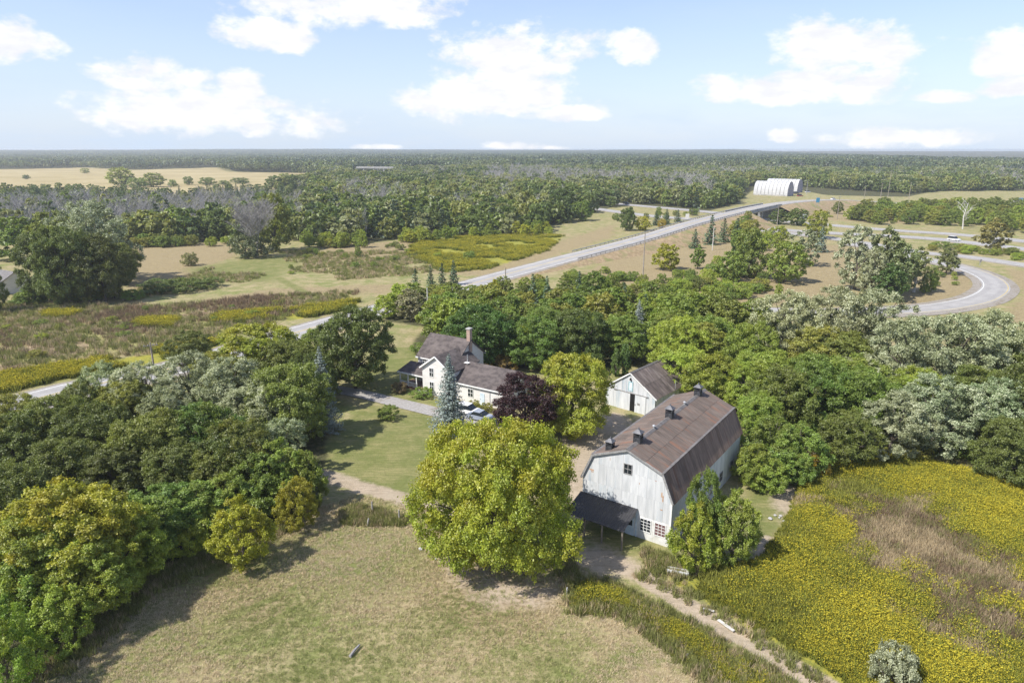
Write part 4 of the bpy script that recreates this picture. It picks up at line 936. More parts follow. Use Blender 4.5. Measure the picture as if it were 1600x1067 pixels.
plank('bent grey branch lying beside the track', (1072, 1025), (1100, 1012), name='log', mat=M_GREYWOOD)
plank('pale pipe lying at the corner of the goldenrod', (884, 896), (909, 905), .16)
def post(label, px, base, h=1.3, mat=None, lean=(.0, 0)):
    x, y = G(px, base); o = thing('fence_post', label, 'post', (x, y, -.1)); MB().tube([(0, 0, -.3), (lean[0], lean[1], h)], [.10, .08], 8).build('shaft', mat or M_GREYWOOD, o); MB().lathe([(.085, 0), (.06, .05), (.01, .07)], 8, (lean[0], lean[1], h)).build('cap', M_GREYTRIM, o)
post('pale fence post in the shade of the meadow edge', 257, 886, 1.5); post('leaning post stump among tall grass by the track', 573, 820, .9, None, (.25, 0)); post('thin post right of the leaning stump', 624, 812, 1.3); post('thin post behind the leaning stump', 582, 800, 1.4); post('small white post at the goldenrod corner', 886, 925, .6, M_WHITEBARK)
x, y = G(230, 868); o = thing('fence_rail', 'grey wooden rail section leaning out of the meadow hedge', 'fence', (x, y, -.1), .45)
for k in (0, 1): MB().beam((-1.6, 0, .75+.4*k), (1.7, .05, .95+.4*k), .07, .14).build('rail', M_GREYWOOD, o)
for k in (-1.5, 1.6): MB().box(k-.06, k+.06, .08, .18, -.3, 1.5).build('post', M_GREYWOOD, o)
def pile(name, label, px, py, n, s, mat, kind):
    x, y = G(px, py); o = thing(name, label, 'pile', (x, y, -.08)); rr_ = random.Random(px)
    for k in range(n):
        if kind == 'stone':
            q = s*rr_.uniform(.4, 1.0); m = MB(); m.lathe([(q*.5, -.05), (q*.75, q*.25), (q*.5, q*.55), (q*.1, q*.62)], 7); m.v = [(a+rr_.uniform(-.1, .1)*q, b+rr_.uniform(-.1, .1)*q, c) for a, b, c in m.v]
            m.build('stone', mat, o, loc=(rr_.gauss(0, .75), rr_.gauss(0, .45), 0))
        else:
            a = rr_.uniform(-.6, .6); l = rr_.uniform(.8, 2.2); m = MB().tube([(-l/2, 0, 0), (0, rr_.uniform(-.2, .2), .15), (l/2, 0, rr_.uniform(0, .3))], [.05, .06, .03], 5); m.build('branch', mat, o, loc=(rr_.gauss(0, .5), rr_.gauss(0, .4), .15+.1*rr_.random()), rot=(0, 0, a))
pile('rubble_pile', 'pile of pale stones at the left foot of the big maple', 684, 858, 14, .4, M_CONC, 'stone')
pile('brush_pile', 'pile of bleached dead branches at the top of the goldenrod field', 1320, 728, 14, 1, M_WHITEBARK, 'branch')
pile('stone_heap', 'few pale stones on the dry edge of the grass behind the barn', 1213, 806, 5, .35, M_CONC, 'stone')

# ------------------------------------------------------------------ trees named one by one
L = 'left'
# foreground and farmyard
by_base('broad', 779, 872, 662, 262, YG, 'large round yellow-green maple in front of the barn, crown wider than tall')
by_base('round', 822, 686, 578, 112, PU, 'dark purple-leaved maple between the farmhouse and the barn')
by_base('round', 893, 678, 545, 126, (0.225, 0.255, 0.030, 0.5625), 'yellow-green tree standing between the purple maple and the small shed', var=1)
by_base('spruce', 704, 676, 542, 70, BS, 'silvery blue spruce in front of the farmhouse gable')
by_base('spruce', 508, 672, 530, 58, BS, 'silvery blue spruce half hidden between dark maples left of the lawn')
by_base('round', 556, 606, 470, 122, DK, 'tall dark maple at the left end of the farmhouse lawn', var=0)
by_base('round', 458, 692, 560, 122, DK2, 'round dark green maple in front of the left spruce', var=2)
by_top('round', 395, 502, 12, 16, (0.180, 0.209, 0.027, 0.5625), 'yellow-topped green maple beside the country road at the far end of the left wood', var=1)
by_top('round', 293, 515, 7.5, 8.5, DK, 'small dark round tree against the road behind the pale poplars', var=2)
by_base('sapling', 1096, 874, 724, 62, GR, 'green sapling with smooth round top growing against the barn corner', var=0)
by_base('sapling', 1080, 888, 783, 74, (0.210, 0.255, 0.030, 0.6), 'low yellow-green sapling in front of the barn corner', var=1)
by_base('sapling', 1142, 880, 760, 82, GR2, 'right-hand bright green sapling of the clump at the barn corner', var=0)
by_base('silver_bush', 1392, 1074, 1010, 74, (.14, .15, .08, 0), 'round grey-green bush alone in the goldenrod at the lower right')
by_base('bush', 1276, 742, 700, 42, OR, 'small orange autumn shrub at the edge of the goldenrod field')
by_base('bush', 607, 654, 634, 36, GR, 'single low shrub on the front lawn beside the driveway')
by_base('bush', 660, 620, 606, 34, GR, 'low green shrub under the front gable of the farmhouse')
by_base('bush', 624, 612, 598, 26, (0.150, 0.116, 0.060, 0.075), 'brownish shrub beside the porch steps')
by_base('bush', 738, 640, 626, 30, OL, 'olive shrub against the rear wing wall behind the spruce')
by_base('bush', 760, 642, 630, 22, (0.210, 0.216, 0.045, 0.375), 'small yellowish shrub along the rear wing wall')
by_base('bush', 1022, 648, 632, 16, LG, 'bright green weed clump at the right foot of the shed')
by_base('column', 976, 586, 532, 15, (0.075, 0.131, 0.030, 0), 'narrow dark cedar behind the shed, left of a pair')
by_base('column', 962, 588, 540, 14, (0.083, 0.139, 0.030, 0), 'second narrow cedar, left of the taller one behind the shed')
by_base('bush', 788, 578, 556, 46, (0.225, 0.155, 0.060, 0.45), 'rust-brown bush on the dry strip behind the rear wing')
by_base('bush', 1256, 735, 716, 34, GR, 'green bush left of the orange shrub')
# dense mass right of the barn
for px, top, h, w, k, t_, lab in [
    (1182, 690, 6, 5, 'sapling', GR2, 'bright green bush tree touching the barn wall under the roof edge'),
    (1212, 645, 8, 7, 'sapling', GR, 'tall green bush tree behind the barn roof end'),
    (1250, 660, 7.5, 7, 'sapling', GR, 'wide green bush tree at the left end of the right wood'),
    (1205, 715, 4.5, 5, 'sapling', GR2, 'low green bush tree facing the grass behind the barn'),
    (1243, 700, 5, 5, 'sapling', (0.105, 0.178, 0.030, 0.225), 'low dark bush tree left of the orange shrub'),
    (1180, 560, 10, 9, 'round', LG, 'light green tree behind the far end of the barn roof'),
    (1190, 610, 9, 7, 'round', GR2, 'fresh green tree over the barn ridge end'),
    (1072, 535, 10, 9, 'round', LG, 'light green tree overhanging the shed roof'),
    (1115, 548, 10, 9, 'round', (0.180, 0.239, 0.033, 0.375), 'yellowish green tree between shed and barn roof'),
    (1062, 490, 12, 11, 'round', LG, 'broad light green tree crowning the wood behind the shed'),
    (1235, 565, 12, 10, 'round', DK2, 'dark green tree in front of the pale poplars, left one'),
    (1290, 560, 12, 11, 'round', (0.090, 0.147, 0.027, 0.15), 'deep green tree under the tallest pale poplar'),
    (1350, 570, 11.5, 11, 'round', (0.105, 0.170, 0.030, 0.15), 'deep green tree at the middle of the right wood edge'),
    (1240, 450, 16.5, 14, 'silver', SV, 'pale grey-green poplar at the left of the right wood'),
    (1305, 442, 17, 16, 'silver', SV, 'tallest pale grey-green poplar of the right wood'),
    (1375, 446, 17, 16, 'silver', SV, 'pale poplar right of the tallest one'),
    (1440, 488, 15.5, 14, 'silver', SV, 'pale poplar with hanging twigs in the middle of the right wood'),
    (1505, 484, 16, 15, 'silver', SV, 'large pale poplar near the curved ramp'),
    (1475, 585, 11.5, 13, 'silver', (0.150, 0.185, 0.090, 0), 'front pale poplar reaching down to the goldenrod field'),
    (1565, 480, 16, 14, 'silver', SV, 'pale poplar at the right edge of the photo, upper one'),
    (1565, 585, 12, 10, 'silver', (0.135, 0.178, 0.075, 0), 'grey-green poplar at the right edge above the goldenrod'),
    (1612, 560, 14, 10, 'round', DK, 'dark tree cut by the right edge of the photo'),
    (1592, 650, 9, 8, 'round', DK, 'low dark tree at the right edge over the goldenrod'),
    (1405, 610, 10, 10, 'silver', SV, 'pale poplar below the hanging one'),
    (1330, 640, 8, 8, 'round', DK2, 'shaded low tree at the back of the goldenrod field'),
    (1180, 500, 12, 10, 'round', GR2, 'green tree left of the pale poplars'),
    ]: by_top(k, px, top, h, w, t_, lab)
# left wood
for px, top, h, w, k, t_, lab in [
    (150, 566, 10.5, 9, 'silver', (0.165, 0.201, 0.075, 0), 'leftmost pale poplar beside the country road'),
    (215, 560, 11, 9.5, 'silver', SV, 'pale poplar second from the left in the left wood'),
    (288, 546, 12, 10.5, 'silver', SV, 'tallest pale poplar of the left wood'),
    (345, 554, 11.5, 10.5, 'silver', SV, 'pale poplar right of the tallest in the left wood'),
    (398, 588, 10.5, 10, 'silver', SV, 'pale poplar next to the dark round maple'),
    (250, 605, 9, 8, 'silver', (0.150, 0.185, 0.075, 0), 'pale poplar lower down the front of the left wood'),
    (432, 650, 8.5, 7, 'silver', (0.165, 0.209, 0.083, 0), 'small pale poplar under the dark round maple'),
    (78, 612, 10.5, 9, 'round', DK2, 'dark tree nearest the road at the far left'),
    (6, 640, 10, 9, 'round', DK, 'dark tree cut by the left edge, upper one'),
    (140, 625, 11, 10, 'round', DK, 'dark tree below the leftmost pale poplar'),
    (225, 640, 11, 10, 'round', DK2, 'dark tree in the middle of the left wood'),
    (310, 622, 11, 10, 'round', (0.075, 0.131, 0.027, 0.2625), 'green tree with brown tips in the middle of the left wood'),
    (370, 655, 10.5, 10, 'round', (0.083, 0.116, 0.027, 0.3), 'olive dark tree right of the middle of the left wood'),
    (90, 680, 9.5, 9, 'round', DK, 'dark tree behind the big yellow-green tree at the left'),
    (180, 690, 8.6, 8, 'round', DK, 'dark tree above the low green bushes, left one'),
    (265, 688, 8.6, 8, 'round', DK, 'dark tree above the low green bushes, middle one'),
    (345, 688, 8.4, 8, 'round', DK2, 'dark tree above the low green bushes, right one'),
    (0, 720, 11, 9, 'round', DK, 'dark tree cut by the left edge, lower one'),
    (432, 688, 8.5, 8, 'sapling', GR2, 'green tree at the right end of the left wood'),
    (400, 705, 8, 7, 'sapling', GR, 'green tree left of the right end of the left wood'),
    (472, 700, 7.5, 5, 'sapling', GR2, 'slim green tree on the corner by the lawn'),
    (484, 548, 10, 8, 'round', DK, 'dark tree filling the gap between the two left maples'),
    (120, 592, 9, 7, 'round', (.095, .125, .03, .3), 'olive green tree beside the road at the left end of the pale poplars'),
    (498, 506, 9.5, 8, 'round', GR, 'green tree hiding the road left of the big dark maple'),
    (470, 535, 10, 8, 'round', DK2, 'dark green tree above the left spruce'),
    (445, 525, 11, 10, 'round', DK2, 'dark green tree right of the yellow-topped maple'),
    (335, 545, 9, 8, 'round', OL, 'olive tree in front of the small dark round tree'),
    (190, 590, 9, 8, 'round', OL, 'olive tree between the pale poplars and the dark trees'),
    (5, 612, 9, 8, 'round', OL, 'olive tree hiding the road at the left edge'),
    (345, 738, 6.5, 7, 'sapling', GR2, 'fresh green bush tree behind the golden one'),
    (300, 752, 6.5, 8, 'sapling', GR, 'green bush tree at the middle of the meadow edge'),
    (255, 755, 7, 8, 'sapling', (0.112, 0.185, 0.038, 0.15), 'green bush tree left of the meadow fence corner'),
    (210, 768, 8, 8, 'sapling', GR, 'green bush tree beside the tall yellow-green one'),
    (175, 788, 9, 8.5, 'round', (0.195, 0.239, 0.030, 0.45), 'yellow-green tree right of the tall one at the lower left'),
    (82, 752, 12.5, 12, 'round', (0.240, 0.255, 0.030, 0.675), 'tall yellow-green tree at the lower left'),
    (25, 800, 11, 9, 'round', (0.135, 0.185, 0.030, 0.45), 'green tree below the tall yellow-green one at the left edge'),
    (120, 830, 9, 8, 'round', (0.150, 0.209, 0.030, 0.45), 'green-yellow tree in front of the tall yellow-green one'),
    (30, 870, 8, 7, 'sapling', (0.128, 0.201, 0.030, 0.375), 'green bush tree at the left edge above the bottom corner'),
    (330, 800, 4, 5, 'bush', LG, 'low light green bush left of the golden bush tree'),
    (290, 815, 3.5, 5, 'bush', (0.210, 0.247, 0.030, 0.375), 'low yellowish bush along the meadow edge'),
    (240, 820, 4, 5, 'bush', GR, 'low green bush beside the old fence'),
    ]: by_top(k, px, top, h, w, t_, lab)
by_base('sapling', 381, 882, 776, 92, YL, 'golden yellow bush tree standing out at the meadow edge', var=1)
by_base('sapling', 466, 826, 741, 66, (0.360, 0.340, 0.033, 0.675), 'smaller golden bush tree near the track', var=0)
by_base('sapling', 104, 1012, 906, 100, LG, 'single light green bush tree at the foot of the lower left trees', var=0)
by_base('sapling', 18, 1085, 945, 95, (0.150, 0.232, 0.030, 0.375), 'light green bush tree in the bottom left corner', var=1)

# middle distance, left
for px, base, top, w, k, t_, lab in [
    (80, 470, 352, 84, 'round', DK, 'dark broad tree beside the neighbour house, left one'),
    (112, 474, 345, 95, 'round', DK, 'dark broad tree beside the neighbour house, middle one'),
    (165, 470, 358, 85, 'round', DK, 'dark broad tree casting shade on the field'),
    (150, 440, 308, 118, 'silver', (0.150, 0.185, 0.105, 0), 'tall pale silver maple behind the dark trees at the far left'),
    (195, 445, 375, 50, 'round', DK2, 'dark tree at the right end of the far left clump'),
    (-12, 488, 395, 44, 'round', DK2, 'dark tree cut by the left edge beside the neighbour house'),
    (90, 420, 325, 70, 'mid', DK2, 'dark tree behind the neighbour house'),
    (30, 405, 335, 80, 'mid', GR, 'green tree behind the neighbour house near the left edge'),
    (432, 392, 298, 62, 'mid', DK2, 'dark green tree right of the bare willow'),
    (297, 415, 394, 26, 'bush', (0.180, 0.185, 0.075, 0.075), 'lone rounded bush in the dry field'),
    (560, 402, 380, 10, 'mid', GR, 'thin green sapling at the meadow edge'),
    (880, 340, 290, 46, 'mid', (0.075, 0.116, 0.027, 0), 'dark tree standing by the distant highway gap'),
    (908, 345, 312, 34, 'mid', GR, 'green tree between the meadow and the highway'),
    (733, 406, 392, 22, 'bush', GR, 'lone round bush in the yellow meadow'),
    (250, 455, 437, 60, 'bush', (0.090, 0.131, 0.038, 0.075), 'low dark thicket in the field, left end'), (285, 455, 435, 60, 'bush', (0.098, 0.139, 0.038, 0.075), 'low dark thicket in the field, middle'),
    (325, 448, 434, 50, 'bush', (0.098, 0.139, 0.038, 0.075), 'low dark thicket in the field, right end'),
    ]: by_base(k, px, base, top, w, t_, lab)
by_base('spreading_bare', 402, 402, 318, 58, GY, 'large bare grey willow in the field')
by_base('bush', 392, 402, 365, 62, (0.105, 0.131, 0.060, 0), 'green undergrowth round the foot of the bare willow')
# middle distance, right of the overpass road
for px, base, top, w, k, t_, lab, *kw in [
    (1225, 441, 374, 62, 'mid', (0.165, 0.209, 0.042, 0.225), 'round light green tree alone on the dry grass'),
    (1170, 434, 352, 50, 'mid', DK2, 'dark tree with upright top beside the dry grass'),
    (1140, 440, 390, 44, 'mid', GR, 'green tree left of the upright dark one'),
    (1335, 452, 350, 66, 'mid_silver', (.19, .22, .12, 0), 'pale silver poplar at the left of the ramp clump'),
    (1378, 458, 350, 50, 'slender', (.145, .175, .075, 0), 'tallest slender poplar with white trunk in the ramp clump', True),
    (1402, 462, 372, 46, 'slender', (.135, .17, .07, 0), 'slender poplar with white trunk right of the tallest', True),
    (1428, 456, 384, 40, 'slender', (.14, .165, .065, 0), 'rightmost slender poplar of the ramp clump', True),
    (1358, 464, 388, 46, 'mid_silver', SV, 'lower pale tree in front of the ramp clump'),
    (1388, 470, 410, 44, 'slender', (0.075, 0.124, 0.033, 0.075), 'dark green tree at the foot of the ramp clump'),
    (1255, 415, 357, 46, 'mid_silver', (0.135, 0.170, 0.075, 0), 'grey-green tree behind the lone round tree'),
    (1282, 394, 350, 28, 'mid_spruce', (0.120, 0.162, 0.128, 0), 'bluish spruce behind the dry grass'),
    (1276, 372, 326, 34, 'mid', (0.225, 0.255, 0.045, 0.45), 'yellowish tree in front of the overpass'),
    (1040, 421, 379, 42, 'mid', (0.225, 0.255, 0.030, 0.6), 'yellow-green tree alone on the dry bank'),
    (1090, 420, 382, 22, 'slender', GR, 'thin green tree on the dry bank'),
    (1086, 378, 345, 24, 'mid_spruce', SP, 'leftmost dark spruce of four under the overpass road'),
    (1110, 382, 332, 30, 'mid_spruce', SP, 'tallest of the four dark spruces under the overpass road'),
    (1130, 378, 338, 26, 'mid_spruce', SP, 'third dark spruce under the overpass road'),
    (1150, 378, 338, 30, 'mid_spruce', SP, 'rightmost dark spruce of the four under the overpass road'),
    (980, 360, 322, 28, 'mid', (0.083, 0.131, 0.033, 0.075), 'dark green tree left of the overpass road'),
    (1004, 360, 337, 24, 'mid', (0.255, 0.263, 0.030, 0.675), 'small golden tree beside the overpass road'),
    (1025, 352, 326, 17, 'mid_spruce', SP, 'first small spruce left of the overpass road'), (1041, 350, 324, 18, 'mid_spruce', SP, 'second small spruce left of the overpass road'),
    (1059, 347, 326, 17, 'mid_spruce', SP, 'third small spruce left of the overpass road'), (1034, 356, 342, 14, 'bush', OR, 'orange bush in front of the small spruces'),
    (1216, 466, 442, 14, 'slender', LG, 'tiny green sapling on the dry grass'),
    (1478, 428, 384, 30, 'slender', (0.120, 0.147, 0.060, 0.225), 'spindly tree inside the ramp bend'),
    (1548, 394, 340, 44, 'slender', (0.165, 0.155, 0.060, 0.525), 'brownish birch with white trunks beside the exit lane', True),
    (1308, 334, 314, 16, 'mid', DK2, 'small dark round tree near the road sign'),
    (1246, 352, 324, 34, 'mid', (0.090, 0.131, 0.038, 0.15), 'green bush tree at the right bridge abutment'), (1216, 350, 326, 30, 'mid', (0.090, 0.131, 0.038, 0.15), 'bushy tree beside the dark bridge underside'),
    (1172, 372, 342, 34, 'mid', OL, 'olive tree left of the bridge underside'), (1215, 380, 352, 34, 'mid', (0.195, 0.232, 0.038, 0.375), 'yellow-green bush tree below the bridge'),
    (1452, 455, 420, 22, 'bush', GR, 'low bush beside the ramp clump'),
    (1158, 420, 372, 40, 'mid', (0.068, 0.108, 0.030, 0.075), 'dark tree below the spruces')]:
    by_base(k, px, base, top, w, t_, lab, whitetrunk=bool(kw))
by_base('white_bare', 1504, 358, 312, 34, GY, 'white dead tree standing by the far carriageway')
# spruces and accents in the road-side wood
for px, top, h, w, k, t_, lab in [(648, 416, 9, 5, 'mid_spruce', SP, 'leftmost spruce rising from the wood behind the house'), (672, 412, 8, 4.5, 'mid_spruce', SP, 'second spruce beside the country road'),
    (690, 408, 8, 4.5, 'mid_spruce', SP, 'third spruce beside the country road'), (708, 404, 8.5, 5, 'mid_spruce', SP, 'tallest spruce along the roadside wood'), (833, 424, 10, 5.5, 'mid_spruce', SP, 'spruce in front of the rising road, left of a pair'),
    (855, 427, 9.5, 5, 'mid_spruce', SP, 'spruce in front of the rising road, right of a pair'), (906, 420, 9, 5, 'mid_spruce', SP, 'spruce at the top of the wood under the bank'), (976, 438, 8, 5, 'mid_spruce', SP, 'spruce right of the middle of the wood'),
    (1000, 462, 12, 5.5, 'spruce', BS, 'blue spruce in the middle of the wood behind the shed'), (773, 436, 9, 4.5, 'slender', YL, 'narrow golden tree in the wood by the road'),
    (640, 450, 8, 8, 'mid', (0.180, 0.185, 0.105, 0.075), 'greyish tree at the left end of the roadside wood'), (930, 424, 10, 9, 'mid', GR, 'green tree under the bank at the top of the wood'),
    (1010, 455, 9, 5, 'mid_spruce', SP, 'dark spruce behind the blue one'), (1126, 455, 10, 8, 'mid', DK2, 'dark tree by the dry grass corner'),
    (745, 472, 13, 14, 'round', (0.068, 0.131, 0.024, 0.075), 'broad deep green tree directly behind the farmhouse'), (835, 490, 11, 11, 'round', (0.090, 0.139, 0.027, 0.1125), 'broad green tree behind the rear wing'),
    (905, 478, 12, 12, 'round', (0.083, 0.131, 0.030, 0.1125), 'dense dark green tree left of the blue spruce')]:
    by_top(k, px, top, h, w, t_, lab)

# ------------------------------------------------------------------ woods filled tree by tree
PLACED = [(o.location.x, o.location.y) for o in sc.objects if o.get('category') in ('tree',)]
def fill(poly, spacing, seed):
    r = random.Random(seed); P = poly_px(poly) if max(abs(poly[0][0]), abs(poly[0][1])) > 0 else poly; lo = P.min(0); hi = P.max(0); out = []
    x = lo[0]
    cand = []
    y = lo[1]; row = 0
    while y < hi[1]:
        x = lo[0]+(row % 2)*spacing/2
        while x < hi[0]:
            cand.append((x+r.uniform(-.38, .38)*spacing, y+r.uniform(-.38, .38)*spacing)); x += spacing
        y += spacing*.87; row += 1
    c = np.array(cand); k = inside_sd(c[:, 0], c[:, 1], P) > 0
    return [tuple(q) for q in c[k]]
def near_placed(x, y, d): return any((x-a)**2+(y-b)**2 < d*d for a, b in PLACED)
RIGHT_BRUSH = [(1316, 345), (1345, 332), (1420, 328), (1500, 328), (1640, 330), (1640, 368), (1560, 364), (1510, 358), (1400, 352), (1320, 349)]
RIGHT_STRIP = [(1436, 384), (1520, 389), (1640, 406), (1640, 415), (1520, 398), (1436, 390)]
TNAME = {GR: 'mid green', GR2: 'fresh green', DK2: 'dark green', OL: 'olive', LG: 'light green'}
TINTS = [GR, GR2, GR, DK2, (0.128, 0.178, 0.033, 0.2625), OL, LG]
for poly, sp, label, group, hr in [
    (WOOD_HOUSE, 7.4, 'tree in the dense wood behind the farmhouse', 'trees in the wood behind the farmhouse', (7, 10.5)),
    (WOOD_ROAD, 7.4, 'tree in the roadside wood between farm and overpass', 'trees in the roadside wood', (4, 7)),
    (RIGHT_BRUSH, 12, 'tree in the brush between the far carriageway and the forest', 'trees beyond the highway', (6.5, 11)),
    (RIGHT_STRIP, 6.5, 'bush in the strip between highway and exit lane', 'bushes beside the exit lane', (2.0, 3.6)),
    (WOOD_RIGHT, 8.8, 'tree inside the pale poplar wood at the right', 'trees in the right wood', (9, 12))]:
    for x, y in fill(poly, sp, 3):
        if near_placed(x, y, sp*.62): continue
        h = random.uniform(*hr); near = y < 135
        if y > 200 and min(np.hypot(HWA[:, 0]-x, HWA[:, 1]-y).min(), np.hypot(HWB[:, 0]-x, HWB[:, 1]-y).min(), np.hypot(EXIT[:, 0]-x, EXIT[:, 1]-y).min()) < 6.5+h*.25: continue
        pale = 'poplar' in label and random.random() < (.7 if x > 68 else .3)
        tt = SV if pale else random.choice(TINTS)
        plant('bush' if hr[1] < 5 else ('silver' if pale else 'round') if near else ('mid_silver' if pale else 'mid'), x, y, h, random.uniform(.9, 1.15)*h*(1.6 if hr[1] < 5 else 1), tt, ('pale silvery ' if pale else TNAME.get(tt, 'yellowing green')+' ')+label, group)
for poly, n, seed, lab, grp, hr, wr in [
    ([(1060, 425), (1150, 415), (1195, 440), (1180, 480), (1080, 470), (1040, 450)], 34, 5, 'bush on the slope below the dry grass', 'bushes below the dry grass', (1.5, 4.5), (3, 7)),
    ([(1145, 352), (1195, 350), (1205, 372), (1195, 400), (1150, 395)], 22, 6, 'bushy tree crowding the near side of the overpass', 'bushy trees beside the overpass', (3, 6.5), (4, 8)),
    ([(930, 425), (1040, 440), (1060, 460), (900, 455), (880, 440)], 16, 7, 'low bush at the top of the roadside wood', 'low bushes above the roadside wood', (1.5, 4), (3, 6)),
    ([(480, 385), (650, 380), (700, 400), (640, 450), (480, 430), (420, 440)], 26, 8, 'small scattered bush in the meadow beyond the road', 'scattered bushes in the meadow', (.8, 2.6), (1.5, 4.5)),
    ([(480, 378), (600, 380), (660, 372), (760, 369), (860, 362), (860, 368), (660, 379), (560, 388), (480, 386)], 40, 9, 'light green young tree along the forest edge behind the meadow', 'young trees along the forest edge', (3, 7.5), (4, 7)),
    ([(200, 382), (380, 376), (380, 384), (200, 390)], 16, 10, 'green bush in front of the bare grey trees', 'bushes in front of the bare trees', (3, 6), (5, 9)),
    ([(30, 476), (210, 468), (205, 455), (30, 462)], 12, 11, 'shaded bush under the big dark trees at the far left', 'bushes under the far left trees', (2.5, 5), (5, 8)),
    ([(960, 330), (1100, 336), (1080, 342), (960, 345)], 14, 12, 'bush between the overpass road and the far carriageway', 'bushes left of the overpass', (2, 4.5), (3, 6)),
    ([(1440, 415), (1500, 425), (1530, 440), (1500, 462), (1440, 470)], 9, 13, 'small bush on the dry grass inside the ramp bend', 'bushes inside the ramp bend', (.8, 2.2), (1.5, 3.5)),
    ([(1300, 330), (1420, 340), (1420, 352), (1260, 346)], 12, 14, 'low shrub on the dry bank above the far carriageway', 'shrubs above the far carriageway', (1, 3), (2, 5)),
    ([(0, 500), (300, 480), (480, 470), (300, 530), (0, 570)], 18, 15, 'small dark shrub in the russet field', 'shrubs in the russet field', (.7, 1.8), (1.5, 4))]:
    q = random.Random(seed); P = poly_px(poly); a, b = P.min(0), P.max(0); k = 0; tries = 0
    while k < n and tries < 3000:
        tries += 1; x, y = q.uniform(a[0], b[0]), q.uniform(a[1], b[1])
        if inside_sd(np.array([x]), np.array([y]), P)[0] < 0: continue
        h = q.uniform(*hr); w_ = q.uniform(*wr)
        if min(np.hypot(C_[:, 0]-x, C_[:, 1]-y).min() for C_ in (HWA, HWB, EXIT, LOOP, COUNTRY)) < 8.0+w_*.4: continue
        k += 1; plant('bush' if h < 5 else 'mid', x, y, h, w_, q.choice([GR, GR2, LG, OL, DK2, GR]) if 'light' not in lab else q.choice([GR2, LG, LG, (.23, .26, .03, .4)]), lab, grp)
# undergrowth along the wood edges
for px, py in [(1180, 745), (1215, 715), (1300, 705), (1340, 708), (1380, 706), (1430, 712), (1480, 712), (1530, 722), (1570, 735), (1600, 750), (660, 548), (700, 556), (850, 575), (900, 580), (930, 585), (1060, 600), (1090, 612)]:
    x, y = G(px, py); plant('bush', x, y, random.uniform(1.6, 3), random.uniform(3.5, 5.5), random.choice([GR, DK2, OL]), 'bushy undergrowth at the foot of the wood edge', 'bushes at the wood edges')

# ------------------------------------------------------------------ the distant forest
EDGE = np.array([G(*p) for p in FOREST_EDGE])
FP = np.vstack([EDGE, [[2600, 9000], [-9000, 9000], [-9000, 300]]])
STRAW = poly_px(ZONES['straw'][0][1])
OPEN = [poly_px([(1150, 306), (1170, 292), (1250, 292), (1420, 303), (1480, 303), (1620, 296), (1620, 306), (1450, 312)]), poly_px([(1440, 310), (1530, 302), (1640, 302), (1640, 308), (1500, 312)])]
BELT = poly_px([(-250, 372), (190, 372), (330, 362), (470, 350), (480, 315), (300, 312), (-250, 318)])
GREYS = [poly_px([(560, 340), (650, 332), (650, 318), (540, 318)]), poly_px([(760, 300), (960, 300), (1000, 285), (760, 272)]), poly_px([(1020, 312), (1110, 312), (1110, 290), (1000, 285)])]
def ring(d0, d1, sp, seed):
    r = np.random.default_rng(seed); A = math.radians(49); n = int(A*(d1*d1-d0*d0)/(sp*sp))
    d = np.sqrt(r.random(n)*(d1*d1-d0*d0)+d0*d0); a = (r.random(n)*2-1)*A
    return d*np.sin(a), d*np.cos(a)
def keep_apart(X, Y, sp):
    seen = {}; out = []
    for i, (x, y) in enumerate(zip(X, Y)):
        k = (int(x//sp), int(y//sp)); ok = True
        for dx in (-1, 0, 1):
            for dy in (-1, 0, 1):
                for q in seen.get((k[0]+dx, k[1]+dy), ()):
                    if (q[0]-x)**2+(q[1]-y)**2 < (sp*.72)**2: ok = False
        if ok: seen.setdefault(k, []).append((x, y)); out.append(i)
    return np.array(out)
X, Y = ring(230, 1300, 5.4, 1); i = keep_apart(X, Y, 7.5); X, Y = X[i], Y[i]
ok = (inside_sd(X, Y, FP) > 0) & (inside_sd(X, Y, STRAW) < 0)
FBX, FBY = G(586, 271); ok &= ~((np.abs(X-FBX-(Y-FBY)*FBX/FBY) < 38) & (Y < FBY+20) & (Y > FBY-230))
for P in OPEN: ok &= inside_sd(X, Y, P) < 0
hwd = np.min(np.hypot(X[:, None]-HWA[None, :, 0], Y[:, None]-HWA[None, :, 1]), 1); hwb = np.min(np.hypot(X[:, None]-HWB[None, :, 0], Y[:, None]-HWB[None, :, 1]), 1); cr = np.min(np.hypot(X[:, None]-COUNTRY[None, :, 0], Y[:, None]-COUNTRY[None, :, 1]), 1)
ok &= (hwd > 13) & (hwb > 13) & (cr > 12)
X, Y = X[ok], Y[ok]
order = np.argsort(np.hypot(X, Y)); X, Y = X[order], Y[order]
belt = inside_sd(X, Y, BELT) > 0
grey = np.zeros(len(X), bool)
for P in GREYS: grey |= inside_sd(X, Y, P) > 0
FT = [(0.113, 0.157, 0.047, 0.075), (0.140, 0.190, 0.056, 0.1125), (0.094, 0.139, 0.041, 0.0375), (0.199, 0.225, 0.070, 0.225), (0.175, 0.235, 0.065, 0.1875), (0.234, 0.258, 0.129, 0.075)]
stand = np.sin(X*.013+1)*np.cos(Y*.016)+.6*np.sin(X*.031-Y*.021)+.35*np.sin(Y*.05+X*.04)
budget_leaf = max(0, 290-sum(1 for o in sc.objects if o.name.startswith('broadleaf_tree')-0)); budget_bare = 150
far = []; rnd = random.Random(9)
